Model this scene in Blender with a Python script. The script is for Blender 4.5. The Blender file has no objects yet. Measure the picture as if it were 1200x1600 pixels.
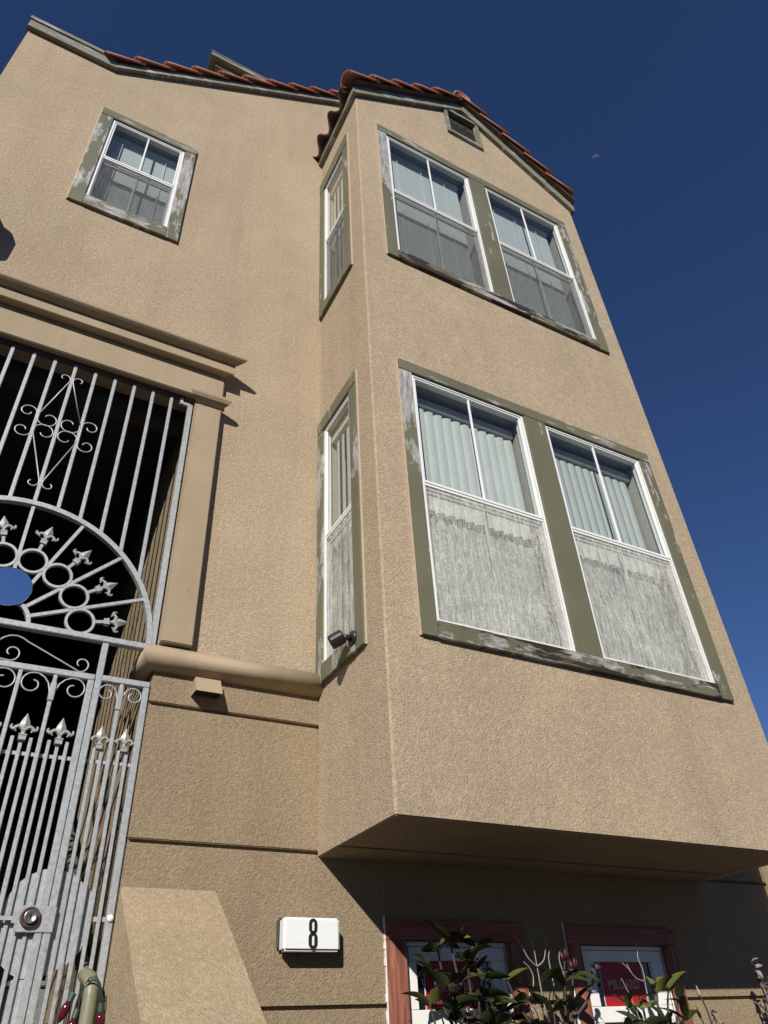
import bpy, bmesh, math, random
from mathutils import Vector, Matrix
from mathutils.geometry import tessellate_polygon
from math import sin, cos, pi, radians, hypot, atan2

random.seed(7)
S = 3.0            # one drawing unit = 3 m (distance of the camera from the main wall)
GZ = 0.5           # drawing height of the eye above the pavement
sc = bpy.context.scene
COL = sc.collection

# ------------------------------------------------------------------ camera
F, YAW, PIT, ROL = 1135.05, 0.530887, 0.649890, 0.0606851
cam_d = bpy.data.cameras.new('camera'); cam = bpy.data.objects.new('camera', cam_d); COL.objects.link(cam)
fw = Vector((sin(YAW)*cos(PIT), cos(YAW)*cos(PIT), sin(PIT)))
r0 = Vector((cos(YAW), -sin(YAW), 0)); d0 = fw.cross(r0)
rt = cos(ROL)*r0 + sin(ROL)*d0; dn = -sin(ROL)*r0 + cos(ROL)*d0
m = Matrix((rt, -dn, -fw)).transposed().to_4x4(); m.translation = Vector((0, 0, GZ*S))
cam.matrix_world = m
cam_d.sensor_fit = 'VERTICAL'; cam_d.sensor_height = 24; cam_d.lens = 24*F/1600
cam_d.clip_start = 0.05; cam_d.clip_end = 6000
sc.camera = cam

# ------------------------------------------------------------------ light
TO_SUN = Vector((-0.77, -1.0, 0.73)).normalized()
EL = math.asin(TO_SUN.z); AZ = atan2(TO_SUN.x, TO_SUN.y)
world = bpy.data.worlds.new('World'); sc.world = world; world.use_nodes = True
wn = world.node_tree; wn.nodes.clear()
sky = wn.nodes.new('ShaderNodeTexSky'); sky.sky_type = 'NISHITA'; sky.sun_disc = False
sky.sun_elevation = EL; sky.sun_rotation = AZ
sky.altitude = 1500; sky.air_density = 1.0; sky.dust_density = 0.35; sky.ozone_density = 5.0
bg = wn.nodes.new('ShaderNodeBackground'); bg.inputs['Strength'].default_value = 0.05
wo = wn.nodes.new('ShaderNodeOutputWorld')
tn = wn.nodes.new('ShaderNodeMix'); tn.data_type = 'RGBA'; tn.blend_type = 'MULTIPLY'; tn.inputs[0].default_value = 1; tn.inputs[7].default_value = (.86, 1.0, 1.28, 1); wn.links.new(sky.outputs[0], tn.inputs[6]); wn.links.new(tn.outputs[2], bg.inputs[0]); wn.links.new(bg.outputs[0], wo.inputs[0])
sun_d = bpy.data.lights.new('sun', 'SUN'); sun_d.energy = 4.6; sun_d.angle = radians(0.5); sun_d.color = (1.0, 0.95, 0.87)
sun = bpy.data.objects.new('sun', sun_d); COL.objects.link(sun)
sun.rotation_mode = 'QUATERNION'; sun.rotation_quaternion = TO_SUN.to_track_quat('Z', 'Y'); sun.location = (-8, -10, 9)
sc.view_settings.view_transform = 'Standard'; sc.view_settings.look = 'None'
sc.view_settings.gamma = 1; sc.view_settings.use_curve_mapping = False
sc.view_settings.exposure = 0.2
sc.render.engine = 'CYCLES'
sc.cycles.max_bounces = 6; sc.cycles.transparent_max_bounces = 12

# ------------------------------------------------------------------ materials
def hexc(r, g, b): return (r, g, b, 1)
class NT:
    def __init__(s, name):
        s.m = bpy.data.materials.new(name); s.m.use_nodes = True; s.t = s.m.node_tree
        s.b = s.t.nodes['Principled BSDF']; s.out = s.t.nodes['Material Output']
        s.pos = s.n('ShaderNodeNewGeometry').outputs['Position']
    def n(s, typ, **kw):
        x = s.t.nodes.new(typ)
        for k, v in kw.items():
            if k.startswith('i_'):
                key = k[2:]; key = int(key) if key.isdigit() else key.replace('_', ' ')
                x.inputs[key].default_value = v
            else: setattr(x, k, v)
        return x
    def l(s, a, b): s.t.links.new(a, b)
    def mapping(s, scale=(1, 1, 1), src=None):
        mp = s.n('ShaderNodeMapping'); mp.inputs['Scale'].default_value = scale; s.l(src or s.pos, mp.inputs[0]); return mp.outputs[0]
    def noise(s, scale, detail=4, rough=.5, vec=None, dist=0.0):
        x = s.n('ShaderNodeTexNoise', i_Scale=scale, i_Detail=detail, i_Roughness=rough, i_Distortion=dist)
        s.l(vec or s.pos, x.inputs['Vector']); return x.outputs[0]
    def ramp(s, f, stops):
        r = s.n('ShaderNodeValToRGB'); s.l(f, r.inputs[0]); e = r.color_ramp.elements
        while len(e) < len(stops): e.new(0.5)
        for i, (p, c) in enumerate(stops):
            e[i].position = p; e[i].color = c if len(c) == 4 else (*c, 1)
        return r.outputs[0]
    def mix(s, f, a, b, mode='MIX'):
        x = s.n('ShaderNodeMix', data_type='RGBA', blend_type=mode)
        for sock, v in ((x.inputs[0], f), (x.inputs[6], a), (x.inputs[7], b)):
            if hasattr(v, 'is_output') or isinstance(v, bpy.types.NodeSocket): s.l(v, sock)
            else: sock.default_value = v if isinstance(v, (int, float)) else ((*v, 1) if len(v) == 3 else v)
        return x.outputs[2]
    def math(s, op, a, b=0.0, clamp=False):
        x = s.n('ShaderNodeMath', operation=op); x.use_clamp = clamp
        for sock, v in ((x.inputs[0], a), (x.inputs[1], b)):
            if isinstance(v, bpy.types.NodeSocket): s.l(v, sock)
            else: sock.default_value = v
        return x.outputs[0]
    def bump(s, h, dist, strength=1.0, normal=None):
        x = s.n('ShaderNodeBump', i_Strength=strength, i_Distance=dist); s.l(h, x.inputs['Height'])
        if normal: s.l(normal, x.inputs['Normal'])
        return x.outputs[0]
    def fin(s, color=None, rough=.6, metal=0.0, normal=None, spec=.5):
        if color is not None:
            if isinstance(color, bpy.types.NodeSocket): s.l(color, s.b.inputs['Base Color'])
            else: s.b.inputs['Base Color'].default_value = (*color, 1)
        if isinstance(rough, bpy.types.NodeSocket): s.l(rough, s.b.inputs['Roughness'])
        else: s.b.inputs['Roughness'].default_value = rough
        s.b.inputs['Metallic'].default_value = metal
        s.b.inputs['Specular IOR Level'].default_value = spec
        if normal: s.l(normal, s.b.inputs['Normal'])
        return s.m

def plain(name, c, rough=.6, metal=0.0, var=0.12, vs=30, spec=.5):
    k = NT(name); n = k.noise(vs, 4, .6)
    c2 = k.ramp(n, [(.25, tuple(v*(1-var) for v in c)), (.75, tuple(min(1, v*(1+var)) for v in c))])
    return k.fin(c2, rough, metal, spec=spec)

def stucco(name, c, smooth=False):
    k = NT(name)
    big = k.noise(.9, 4, .6); mid = k.noise(4.5, 5, .65); streak = k.noise(1.0, 4, .6, k.mapping((5, 5, .5)))
    base = k.ramp(big, [(.3, tuple(v*f for v, f in zip(c, (.85, .85, .87)))), (.7, tuple(v*f for v, f in zip(c, (1.07, 1.06, 1.04))))])
    base = k.mix(.32, base, k.ramp(mid, [(.3, tuple(v*.80 for v in c)), (.7, tuple(v*1.14 for v in c))]))
    base = k.mix(k.ramp(streak, [(.46, (0, 0, 0)), (.74, (.42, .42, .42))]), base, tuple(v*f for v, f in zip(c, (.72, .69, .68))))
    if smooth:
        g = k.noise(60, 5, .6); dots = k.noise(14, 2, .5)
        h = k.math('ADD', k.math('MULTIPLY', g, .5), dots)
        specks = k.ramp(k.noise(48, 2, .5), [(.70, (0, 0, 0)), (.74, (.55, .55, .55))])
        base = k.mix(specks, base, tuple(v*.45 for v in c))
        return k.fin(base, .75, normal=k.bump(h, .0022, .8), spec=.25)
    warp = k.noise(108, 5, .72, dist=.7)
    v = k.n('ShaderNodeTexVoronoi', feature='SMOOTH_F1', i_Scale=120, i_Smoothness=.35, i_Randomness=1.0)
    vm = k.n('ShaderNodeVectorMath', operation='MULTIPLY_ADD'); nz = k.n('ShaderNodeTexNoise', i_Scale=45, i_Detail=3)
    k.l(k.pos, nz.inputs['Vector']); k.l(nz.outputs['Color'], vm.inputs[0]); vm.inputs[1].default_value = (.022, .022, .022); k.l(k.pos, vm.inputs[2])
    k.l(vm.outputs[0], v.inputs['Vector'])
    h = k.math('ADD', k.math('MULTIPLY', v.outputs['Distance'], -.75), k.math('MULTIPLY', warp, 1.5))
    base = k.mix(k.ramp(warp, [(.32, (.38, .38, .38)), (.5, (0, 0, 0))]), base, tuple(v_*.52 for v_ in c))  # low spots of the relief darkened: pit shade put into the colour
    grain = k.noise(52, 3, .7)
    base = k.mix(k.ramp(grain, [(.34, (.42, .42, .42)), (.54, (0, 0, 0))]), base, tuple(v_*.62 for v_ in c))
    base = k.mix(k.ramp(grain, [(.52, (0, 0, 0)), (.70, (.5, .5, .5))]), base, tuple(min(1, v_*1.25) for v_ in c))
    n1 = k.bump(h, .0034, 1.0)
    n2 = k.bump(k.noise(3.2, 2, .5), .02, .5, n1)
    return k.fin(base, .9, normal=n2, spec=.2)

M = {}
M['stucco'] = stucco('upper_stucco', (.456, .358, .245))
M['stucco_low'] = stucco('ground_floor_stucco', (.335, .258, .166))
M['plinth'] = stucco('stair_wall_stucco', (.43, .335, .215))
M['mould'] = stucco('smooth_painted_moulding', (.372, .292, .192), smooth=True)

def peel(name, level, grad=0.0, dark=0.0, axis='z', stretch=(9, 9, 2.6), green=(.118, .114, .072)):
    k = NT(name)
    big = k.noise(2.0, 3, .55)
    g = k.mix(k.ramp(big, [(.3, (0, 0, 0)), (.7, (1, 1, 1))]), green, tuple(v*1.35 for v in green))
    g = k.mix(k.ramp(k.noise(1.0, 4, .6, k.mapping((22, 22, 2))), [(.55, (0, 0, 0)), (.8, (.5, .5, .5))]), g, (.17, .14, .06))
    n = k.math('ADD', k.math('MULTIPLY', k.noise(1.0, 5, .58, k.mapping(stretch), .15), .72), k.math('MULTIPLY', k.noise(1.0, 7, .75, k.mapping(tuple(v*4.5 for v in stretch)), .3), .28))
    if grad:
        tc = k.n('ShaderNodeTexCoord'); sp = k.n('ShaderNodeSeparateXYZ'); k.l(tc.outputs['Generated'], sp.inputs[0])
        n = k.math('ADD', n, k.math('MULTIPLY', k.math('SUBTRACT', sp.outputs['XYZ'.index(axis.upper())], .5), grad))
    mk = k.ramp(n, [(level, (0, 0, 0)), (level+.008, (1, 1, 1))])
    wood = k.noise(1.0, 5, .7, k.mapping((60, 60, 8) if stretch[2] < 5 else (8, 8, 60)))
    wc = k.ramp(wood, [(.3, (.13, .12, .11)), (.48, (.31, .30, .285)), (.7, (.54, .525, .50))])
    rim = k.ramp(n, [(level-.014, (0, 0, 0)), (level-.004, (1, 1, 1)), (level+.004, (1, 1, 1)), (level+.016, (0, 0, 0))])
    c = k.mix(mk, g, wc)
    c = k.mix(k.math('MULTIPLY', rim, .55), c, (.60, .59, .55))
    if dark:
        dn_ = k.noise(1.0, 5, .65, k.mapping((stretch[0]*.8, stretch[1]*.8, stretch[2]*1.3)), .3)
        c = k.mix(k.ramp(dn_, [(dark, (0, 0, 0)), (dark+.02, (1, 1, 1))]), c, (.035, .026, .020))
    nails = k.ramp(k.noise(26, 1, .5), [(.745, (0, 0, 0)), (.76, (.7, .7, .7))])
    c = k.mix(nails, c, (.06, .05, .03))
    hh = k.math('ADD', k.math('MULTIPLY', mk, -1.0), k.math('MULTIPLY', wood, .25))
    return k.fin(c, .55, normal=k.bump(hh, .0018, 1.0), spec=.4)
M['trim'] = peel('green_trim_paint', .6)
M['trim_left'] = peel('green_trim_bare_at_top', .565, grad=.34)
M['trim_inner'] = peel('green_trim_worn_jamb', .505)
M['trim_bits'] = peel('green_trim_chipped', .55)
M['trim_head'] = peel('green_head_trim', .575, stretch=(3, 3, 16))
M['trim_sill'] = peel('rotting_sill_paint', .52, dark=.50, stretch=(3.2, 3.2, 12))
M['trim_sill_ok'] = peel('chipped_sill_paint', .560, dark=.68, stretch=(3.2, 3.2, 12))
M['mullion'] = peel('green_mullion_board', .64)
M['rake'] = peel('weathered_rake_board', .560, stretch=(3, 3, 14), green=(.165, .162, .122))
M['vinyl'] = plain('white_vinyl', (.80, .80, .78), .35, var=.03)
M['vinyl_dirty'] = plain('dirty_white_vinyl', (.55, .55, .53), .5, var=.25, vs=18)
M['vane'] = plain('pale_blind_vane', (.52, .55, .53), .6, var=.06, vs=12)
M['slat'] = plain('white_blind_slat', (.62, .66, .66), .55, var=.05)
M['jamb'] = plain('dull_jamb_paint', (.36, .34, .29), .8)
M['matte_black'] = plain('vent_darkness', (.004, .004, .004), 1.0, spec=0)
M['room'] = plain('dim_room_plaster', (.20, .18, .16), .9)
M['dark'] = plain('hall_shade_brown', (.035, .030, .026), .9)  # near-black brown puts the darkness of the unlit hall into the colour
M['caulk'] = plain('pale_stucco_bead', (.46, .36, .27), .85)
M['black'] = plain('black_plastic', (.018, .018, .020), .35)
M['black_gloss'] = plain('black_lens', (.01, .01, .012), .08)
M['white_acrylic'] = plain('white_acrylic', (.78, .80, .78), .3, var=.02)
M['numeral'] = plain('black_numeral', (.012, .013, .014), .5)
M['grey_metal'] = plain('dark_grey_metal', (.07, .07, .075), .5)
M['red_film'] = plain('red_film', (.34, .010, .015), .45, var=.05)
M['film_text'] = plain('pale_red_lettering', (.62, .31, .29), .5)
M['bulb'] = plain('red_glass_bulb', (.07, .006, .011), .15)
M['wire'] = plain('dark_green_wire', (.03, .06, .045), .5)
M['pipe'] = plain('olive_painted_pipe', (.19, .19, .12), .45)
M['wrap'] = plain('black_tape', (.02, .02, .022), .6)
M['yellow'] = plain('yellow_plastic', (.55, .30, .02), .4)
M['bark'] = plain('grey_brown_stem', (.06, .045, .035), .85, var=.3)
M['deadstem'] = plain('dry_pale_stem', (.30, .25, .20), .85, var=.2)
M['bud'] = plain('dark_red_bud', (.045, .008, .012), .5)
M['soil'] = plain('planter_soil', (.03, .022, .016), .95, var=.4)
M['deadleaf'] = plain('dusty_mauve_leaf', (.20, .17, .17), .8, var=.3)
M['asphalt'] = plain('asphalt', (.05, .05, .052), .9, var=.25, vs=60)
M['concrete'] = plain('pavement_concrete', (.09, .087, .083), .85, var=.15, vs=8)
M['step'] = plain('speckled_grey_step', (.16, .16, .16), .7, var=.9, vs=180)

k = NT('galvanised_steel')
v = k.n('ShaderNodeTexVoronoi', i_Scale=85.0); k.l(k.pos, v.inputs['Vector'])
spang = k.ramp(v.outputs['Color'], [(.2, (.36, .375, .38)), (.8, (.455, .47, .475))])
c = k.mix(k.ramp(k.noise(22, 5, .7), [(.55, (0, 0, 0)), (.72, (.5, .5, .5))]), spang, (.52, .52, .51))
c = k.mix(k.ramp(k.noise(6.5, 6, .72), [(.66, (0, 0, 0)), (.74, (.75, .75, .75))]), c, (.20, .12, .075))
M['galv'] = k.fin(c, .48, .35, normal=k.bump(k.noise(120, 3, .6), .0008, .5))
M['galv_cast'] = plain('grey_cast_iron', (.36, .36, .35), .5, .25, var=.2, vs=90)
M['polished'] = plain('polished_disc', (.86, .88, .90), .045, 1.0, var=.02)
M['brass'] = plain('worn_lock_metal', (.45, .42, .40), .3, .9, var=.3, vs=80)
M['rust'] = plain('rusty_ring', (.13, .08, .06), .6, .5, var=.4)

k = NT('terracotta')
o = k.n('ShaderNodeObjectInfo')
c = k.mix(o.outputs['Random'], (.40, .17, .12), (.52, .25, .18))
c = k.mix(k.ramp(k.noise(30, 5, .7), [(.5, (0, 0, 0)), (.8, (.5, .5, .5))]), c, (.24, .095, .07))
c = k.mix(k.ramp(k.noise(90, 2, .6), [(.66, (0, 0, 0)), (.72, (.5, .5, .5))]), c, (.60, .42, .33))
M['tile'] = k.fin(c, .85, normal=k.bump(k.noise(60, 4, .7), .002, .8), spec=.2)
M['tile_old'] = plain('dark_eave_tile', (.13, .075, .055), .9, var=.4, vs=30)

k = NT('redwood_trim')
w = k.noise(1, 5, .65, k.mapping((45, 45, 3.5)), .6)
c = k.ramp(w, [(.30, (.13, .040, .024)), (.50, (.25, .085, .052)), (.70, (.38, .17, .11))])
c = k.mix(k.ramp(k.noise(1.0, 3, .5, k.mapping((14, 14, 5))), [(.70, (0, 0, 0)), (.715, (1, 1, 1))]), c, (.72, .69, .64))
M['redwood'] = k.fin(c, .6, normal=k.bump(w, .0012, .6))
k = NT('redwood_trim_header')
w = k.noise(1, 5, .65, k.mapping((3.5, 3.5, 45)), .6)
c = k.ramp(w, [(.30, (.17, .045, .030)), (.50, (.27, .085, .055)), (.70, (.36, .14, .09))])
M['redwood_h'] = k.fin(c, .6)

def glass(name, rough=0.0, dirt=.0):
    k = NT(name); t = k.t; t.nodes.remove(k.b)
    tr = k.n('ShaderNodeBsdfTransparent'); tr.inputs[0].default_value = (.86, .89, .88, 1)
    gl = k.n('ShaderNodeBsdfGlossy'); gl.inputs['Roughness'].default_value = rough; gl.inputs[0].default_value = (1, 1, 1, 1)
    geo = k.n('ShaderNodeNewGeometry'); ior = k.n('ShaderNodeMapRange'); k.l(geo.outputs['Backfacing'], ior.inputs[0])
    ior.inputs[3].default_value = 1.72; ior.inputs[4].default_value = 1/1.72      # seen from the room side the ratio is inverted
    fr = k.n('ShaderNodeFresnel'); k.l(ior.outputs[0], fr.inputs[0])
    mx = k.n('ShaderNodeMixShader'); k.l(fr.outputs[0], mx.inputs[0]); k.l(tr.outputs[0], mx.inputs[1]); k.l(gl.outputs[0], mx.inputs[2])
    k.l(mx.outputs[0], k.out.inputs[0]); return k.m
M['glass'] = glass('window_glass')

def screen(name, lo, hi, cdark, clight, hscale=(75, 75, 11)):
    k = NT(name); t = k.t; t.nodes.remove(k.b)
    tr = k.n('ShaderNodeBsdfTransparent'); df = k.n('ShaderNodeBsdfDiffuse')
    a = k.noise(1, 6, .8, k.mapping(hscale)); b = k.noise(1, 4, .7, k.mapping((2, 2, 40))); f = k.noise(130, 4, .85); pch = k.noise(5, 4, .6)
    s_ = k.math('ADD', k.math('ADD', k.math('MULTIPLY', a, .52), k.math('MULTIPLY', b, .07)), k.math('ADD', k.math('MULTIPLY', f, .50), k.math('MULTIPLY', pch, .14)))
    c = k.ramp(s_, [(.48, cdark), (.76, clight)])
    k.l(c, df.inputs[0])
    fac = k.n('ShaderNodeMapRange'); k.l(s_, fac.inputs[0]); fac.inputs[1].default_value = .48; fac.inputs[2].default_value = .74
    fac.inputs[3].default_value = lo; fac.inputs[4].default_value = hi
    mx = k.n('ShaderNodeMixShader'); k.l(fac.outputs[0], mx.inputs[0]); k.l(tr.outputs[0], mx.inputs[1]); k.l(df.outputs[0], mx.inputs[2])
    k.l(mx.outputs[0], k.out.inputs[0]); return k.m
M['screen_dusty'] = screen('dusty_insect_screen', .16, .74, (.22, .22, .19), (.84, .83, .74))
M['screen_fine'] = screen('fine_insect_screen', .42, .55, (.06, .065, .065), (.20, .205, .20), (30, 30, 6))

def leafmat(name, c1, c2):
    k = NT(name); o = k.n('ShaderNodeObjectInfo')
    c = k.mix(o.outputs['Random'], c1, c2)
    c = k.mix(k.ramp(k.noise(25, 3, .6), [(.5, (0, 0, 0)), (.8, (.5, .5, .5))]), c, tuple(v*.6 for v in c1))
    return k.fin(c, .6, spec=.25)
M['leaf'] = leafmat('dark_shrub_leaf', (.018, .024, .010), (.045, .055, .018))
M['leaf_light'] = leafmat('young_shrub_leaf', (.075, .095, .022), (.14, .15, .040))

k = NT('moon_rock'); t = k.t; t.nodes.remove(k.b)
tr = k.n('ShaderNodeBsdfTransparent'); df = k.n('ShaderNodeBsdfDiffuse')
mc = k.ramp(k.noise(.16, 3, .5), [(.35, (.035, .038, .04)), (.65, (.07, .073, .073))]); k.l(mc, df.inputs[0])
ad = k.n('ShaderNodeAddShader'); k.l(tr.outputs[0], ad.inputs[0]); k.l(df.outputs[0], ad.inputs[1]); geo = k.n('ShaderNodeNewGeometry'); t2 = k.n('ShaderNodeBsdfTransparent'); mx = k.n('ShaderNodeMixShader'); k.l(geo.outputs['Backfacing'], mx.inputs[0]); k.l(ad.outputs[0], mx.inputs[1]); k.l(t2.outputs[0], mx.inputs[2]); k.l(mx.outputs[0], k.out.inputs[0])
M['moon'] = k.m

# ------------------------------------------------------------------ object helpers
WO = {}
def W(x, y, z): return Vector((x*S, y*S, (z+GZ)*S))
def tag(o, label=None, cat=None, group=None, kind=None):
    if label: o['label'] = label
    if cat: o['category'] = cat
    if group: o['group'] = group
    if kind: o['kind'] = kind
    return o
def thing(name, at, label, cat, group=None):
    o = bpy.data.objects.new(name, None); COL.objects.link(o); o.empty_display_size = .1
    p = W(*at); o.location = p; WO[o] = p.copy(); return tag(o, label, cat, group)
def front(Y0): return lambda u, w, z: (u, Y0-w, z)          # wall facing -Y, w = outwards
def side(X0): return lambda u, w, z: (X0-w, u, z)           # wall facing -X
ident = lambda x, y, z: (x, y, z)

class MB:
    def __init__(s, T=ident): s.v = []; s.f = []; s.T = T
    def pt(s, *p): s.v.append(W(*s.T(*p))); return len(s.v)-1
    def box(s, a0, a1, b0, b1, c0, c1):
        i = [s.pt(a, b, c) for a in (a0, a1) for b in (b0, b1) for c in (c0, c1)]
        for q in ((0, 1, 3, 2), (4, 6, 7, 5), (0, 4, 5, 1), (2, 3, 7, 6), (0, 2, 6, 4), (1, 5, 7, 3)): s.f.append([i[j] for j in q])
        return s
    def quad(s, *ps): s.f.append([s.pt(*p) for p in ps]); return s
    def prism(s, poly, w0, w1):       # poly in (u, z), extruded along w
        n = len(poly); a = [s.pt(u, w0, z) for u, z in poly]; b = [s.pt(u, w1, z) for u, z in poly]
        s.f.append(a); s.f.append(b[::-1])
        for j in range(n): s.f.append([a[j], a[(j+1) % n], b[(j+1) % n], b[j]])
        return s
    def run(s, prof, u0, u1, mitre0=0.0, mitre1=0.0):   # prof in (w, z), swept along u with mitred ends
        a = [s.pt(u0-mitre0*w, w, z) for w, z in prof]; b = [s.pt(u1+mitre1*w, w, z) for w, z in prof]; n = len(prof)
        s.f.append(a); s.f.append(b[::-1])
        for j in range(n): s.f.append([a[j], a[(j+1) % n], b[(j+1) % n], b[j]])
        return s
    def sheet(s, outer, holes=(), depth=.012, w=0.0):   # face with holes plus reveals going inwards
        loops = [outer]+list(holes); flat = [p for l in loops for p in l]
        idx = [s.pt(u, w, z) for u, z in flat]; bk = [s.pt(u, w-depth, z) for u, z in flat]
        tris = tessellate_polygon([[Vector((u, z, 0)) for u, z in l] for l in loops])
        for t in tris: s.f.append([idx[i] for i in t]); s.f.append([bk[i] for i in reversed(t)])
        o = 0
        for l in loops:
            n = len(l)
            for j in range(n): s.f.append([idx[o+j], idx[o+(j+1) % n], bk[o+(j+1) % n], bk[o+j]])
            o += n
        return s
    def tube(s, pts, r, n=6, flat=None, cap=True, rs=None):
        P = [Vector(s.T(*p)) for p in pts]; rings = []
        up = Vector((0, 0, 1)); prev = None
        for i, p in enumerate(P):
            t = (P[min(i+1, len(P)-1)]-P[max(i-1, 0)]).normalized()
            if prev is None:
                a = Vector((0, 1, 0)) if abs(t.y) < .8 else up
                prev = (a - t*a.dot(t)).normalized()
            prev = (prev - t*prev.dot(t)).normalized(); b = t.cross(prev)
            rr = rs[i] if rs else r
            ring = []
            for j in range(n):
                ang = 2*pi*(j+.5)/n
                q = p + (prev*cos(ang)*(flat or 1) + b*sin(ang))*rr*(1/cos(pi/4) if n == 4 else 1)
                s.v.append(W(*q)); ring.append(len(s.v)-1)
            rings.append(ring)
        for i in range(len(rings)-1):
            for j in range(n): s.f.append([rings[i][j], rings[i][(j+1) % n], rings[i+1][(j+1) % n], rings[i+1][j]])
        if cap: s.f.append(rings[0][::-1]); s.f.append(rings[-1])
        return s
    def lathe(s, prof, base, axis, n=10):     # prof (r, h) about axis from base (drawing coordinates)
        base = Vector(base); ax = Vector(axis).normalized(); a = ax.orthogonal().normalized(); b = ax.cross(a); rings = []
        for r, h in prof:
            rings.append([])
            for j in range(n):
                t = 2*pi*j/n; q = base+ax*h+(a*cos(t)+b*sin(t))*max(r, 1e-5); s.v.append(W(*q)); rings[-1].append(len(s.v)-1)
        for i in range(len(rings)-1):
            for j in range(n): s.f.append([rings[i][j], rings[i][(j+1) % n], rings[i+1][(j+1) % n], rings[i+1][j]])
        s.f.append(rings[0][::-1]); s.f.append(rings[-1]); return s
    def ring(s, c, R, r, n=28, k=6, a0=0, a1=2*pi):   # ring in the (u, z) plane; c = (u, w, z)
        full = abs(a1-a0-2*pi) < 1e-6; rings = []
        for i in range(n if full else n+1):
            t = a0+(a1-a0)*i/n; rings.append([])
            for j in range(k):
                p = 2*pi*(j+.5)/k; rr = R+r*cos(p); rings[-1].append(s.pt(c[0]+rr*cos(t), c[1]+r*sin(p), c[2]+rr*sin(t)))
        m_ = len(rings)
        for i in range(m_ if full else m_-1):
            for j in range(k): s.f.append([rings[i][j], rings[i][(j+1) % k], rings[(i+1) % m_][(j+1) % k], rings[(i+1) % m_][j]])
        if not full: s.f.append(rings[0][::-1]); s.f.append(rings[-1])
        return s
    def build(s, name, mat, parent=None, bevel=0.0, smooth=False, at=None, kind=None, segs=2):
        org = WO[parent] if parent else (W(*at) if at else Vector((0, 0, 0)))
        o_at = W(*at) if at else org
        me = bpy.data.meshes.new(name); me.from_pydata([tuple(p-o_at) for p in s.v], [], s.f)
        bm = bmesh.new(); bm.from_mesh(me); bmesh.ops.remove_doubles(bm, verts=bm.verts, dist=1e-6)
        bmesh.ops.recalc_face_normals(bm, faces=bm.faces)
        if bevel: bmesh.ops.bevel(bm, geom=[e for e in bm.edges if len(e.link_faces) == 2 and e.calc_face_angle(0) > .5], offset=bevel*S, segments=segs, affect='EDGES', clamp_overlap=True)
        for f in bm.faces: f.smooth = smooth
        bm.to_mesh(me); bm.free()
        me.materials.append(M[mat] if isinstance(mat, str) else mat)
        o = bpy.data.objects.new(name, me); COL.objects.link(o)
        o.parent = parent; o.location = (o_at-org) if parent else o_at; WO[o] = o_at.copy()
        if kind: o['kind'] = kind
        return o
def again(o, off, parent=None):          # a further copy sharing the mesh; off in drawing units
    c = o.copy(); COL.objects.link(c); c.parent = parent or o.parent
    c.location = o.location + Vector(off)*S; WO[c] = WO[o]+Vector(off)*S; return c

# ------------------------------------------------------------------ ground
g = MB().box(-200, 200, -200, 200, -.56, -.5-.052).build('ground', 'asphalt', kind='structure')
g = MB().box(-200, 200, -12, -1.6, -.552, -.5-.048).build('road', 'asphalt', kind='structure')
g = MB().box(-60, 60, -1.6, .3, -.549, -.5).build('pavement', 'concrete', bevel=.003, kind='structure')
kb = MB().box(-60, 60, -1.66, -1.6, -.549, -.498).build('kerb', 'concrete', bevel=.006, kind='structure')
sb = MB().box(.31, 1.6, .3, 1.0, -.549, -.497).build('planting_bed', 'soil', kind='structure')
sb = MB().box(-1.2, -.25, .3, 1.0, -.549, -.499).build('planting_bed', 'soil', kind='structure')

# ------------------------------------------------------------------ the house
house = thing('house', (.5, 1.0, -.5), 'three storey beige stucco townhouse with green trimmed bay window and red tile roof', 'house')
XL, XR = -.353, 1.46
YB = .778; BX0, BX1 = .447, 1.206; BC = (BX0+BX1)/2; SL = .752
def mainline(x):
    return 2.097 + SL*max(0, min(x, .66)+.148) - SL*max(0, x-.66)
DO0, DO1 = -.235, .188      # entrance opening
# main wall above the sill moulding
outer = [(XL, .485), (DO0, .485), (DO0, 1.03), (DO1, 1.03), (DO1, .485), (XR, .485), (XR, mainline(XR)), (.66, mainline(.66)), (-.148, 2.097), (XL, 2.097)]
win1 = [(-.112, 1.508), (.070, 1.508), (.070, 1.86), (-.112, 1.86)]
behind_bay = [(BX0+.02, .53), (BX1-.02, .53), (BX1-.02, 1.98), (BX0+.02, 1.98)]
MB(front(1.0)).sheet(outer, [win1], depth=.05).build('wall', 'stucco', house)
# right return, left return, back
MB().box(XR-.01, XR-.0005, 1.05, 3.2, -.5, 2.09).box(XL+.0005, XL+.01, 1.05, 3.2, -.5, 2.09).box(XL, XR, 3.2, 3.21, -.5, 2.09).build('side_wall', 'stucco', house)
# ground floor wall: stucco bands separated by recessed reveals
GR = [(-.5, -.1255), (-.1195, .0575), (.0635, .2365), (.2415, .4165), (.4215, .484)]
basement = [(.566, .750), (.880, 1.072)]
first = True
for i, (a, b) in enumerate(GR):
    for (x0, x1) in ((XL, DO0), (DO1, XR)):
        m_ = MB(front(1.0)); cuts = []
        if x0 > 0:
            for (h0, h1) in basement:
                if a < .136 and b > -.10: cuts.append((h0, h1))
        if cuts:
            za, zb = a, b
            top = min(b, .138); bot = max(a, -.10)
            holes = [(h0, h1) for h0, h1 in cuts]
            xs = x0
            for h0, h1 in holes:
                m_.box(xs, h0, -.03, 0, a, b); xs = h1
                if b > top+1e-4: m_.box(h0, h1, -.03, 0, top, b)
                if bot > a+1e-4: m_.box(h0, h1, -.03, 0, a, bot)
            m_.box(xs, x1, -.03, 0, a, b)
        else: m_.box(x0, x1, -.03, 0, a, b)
        m_.build('stucco_band', 'stucco_low', house, bevel=.0012 if not cuts else 0)
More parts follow.
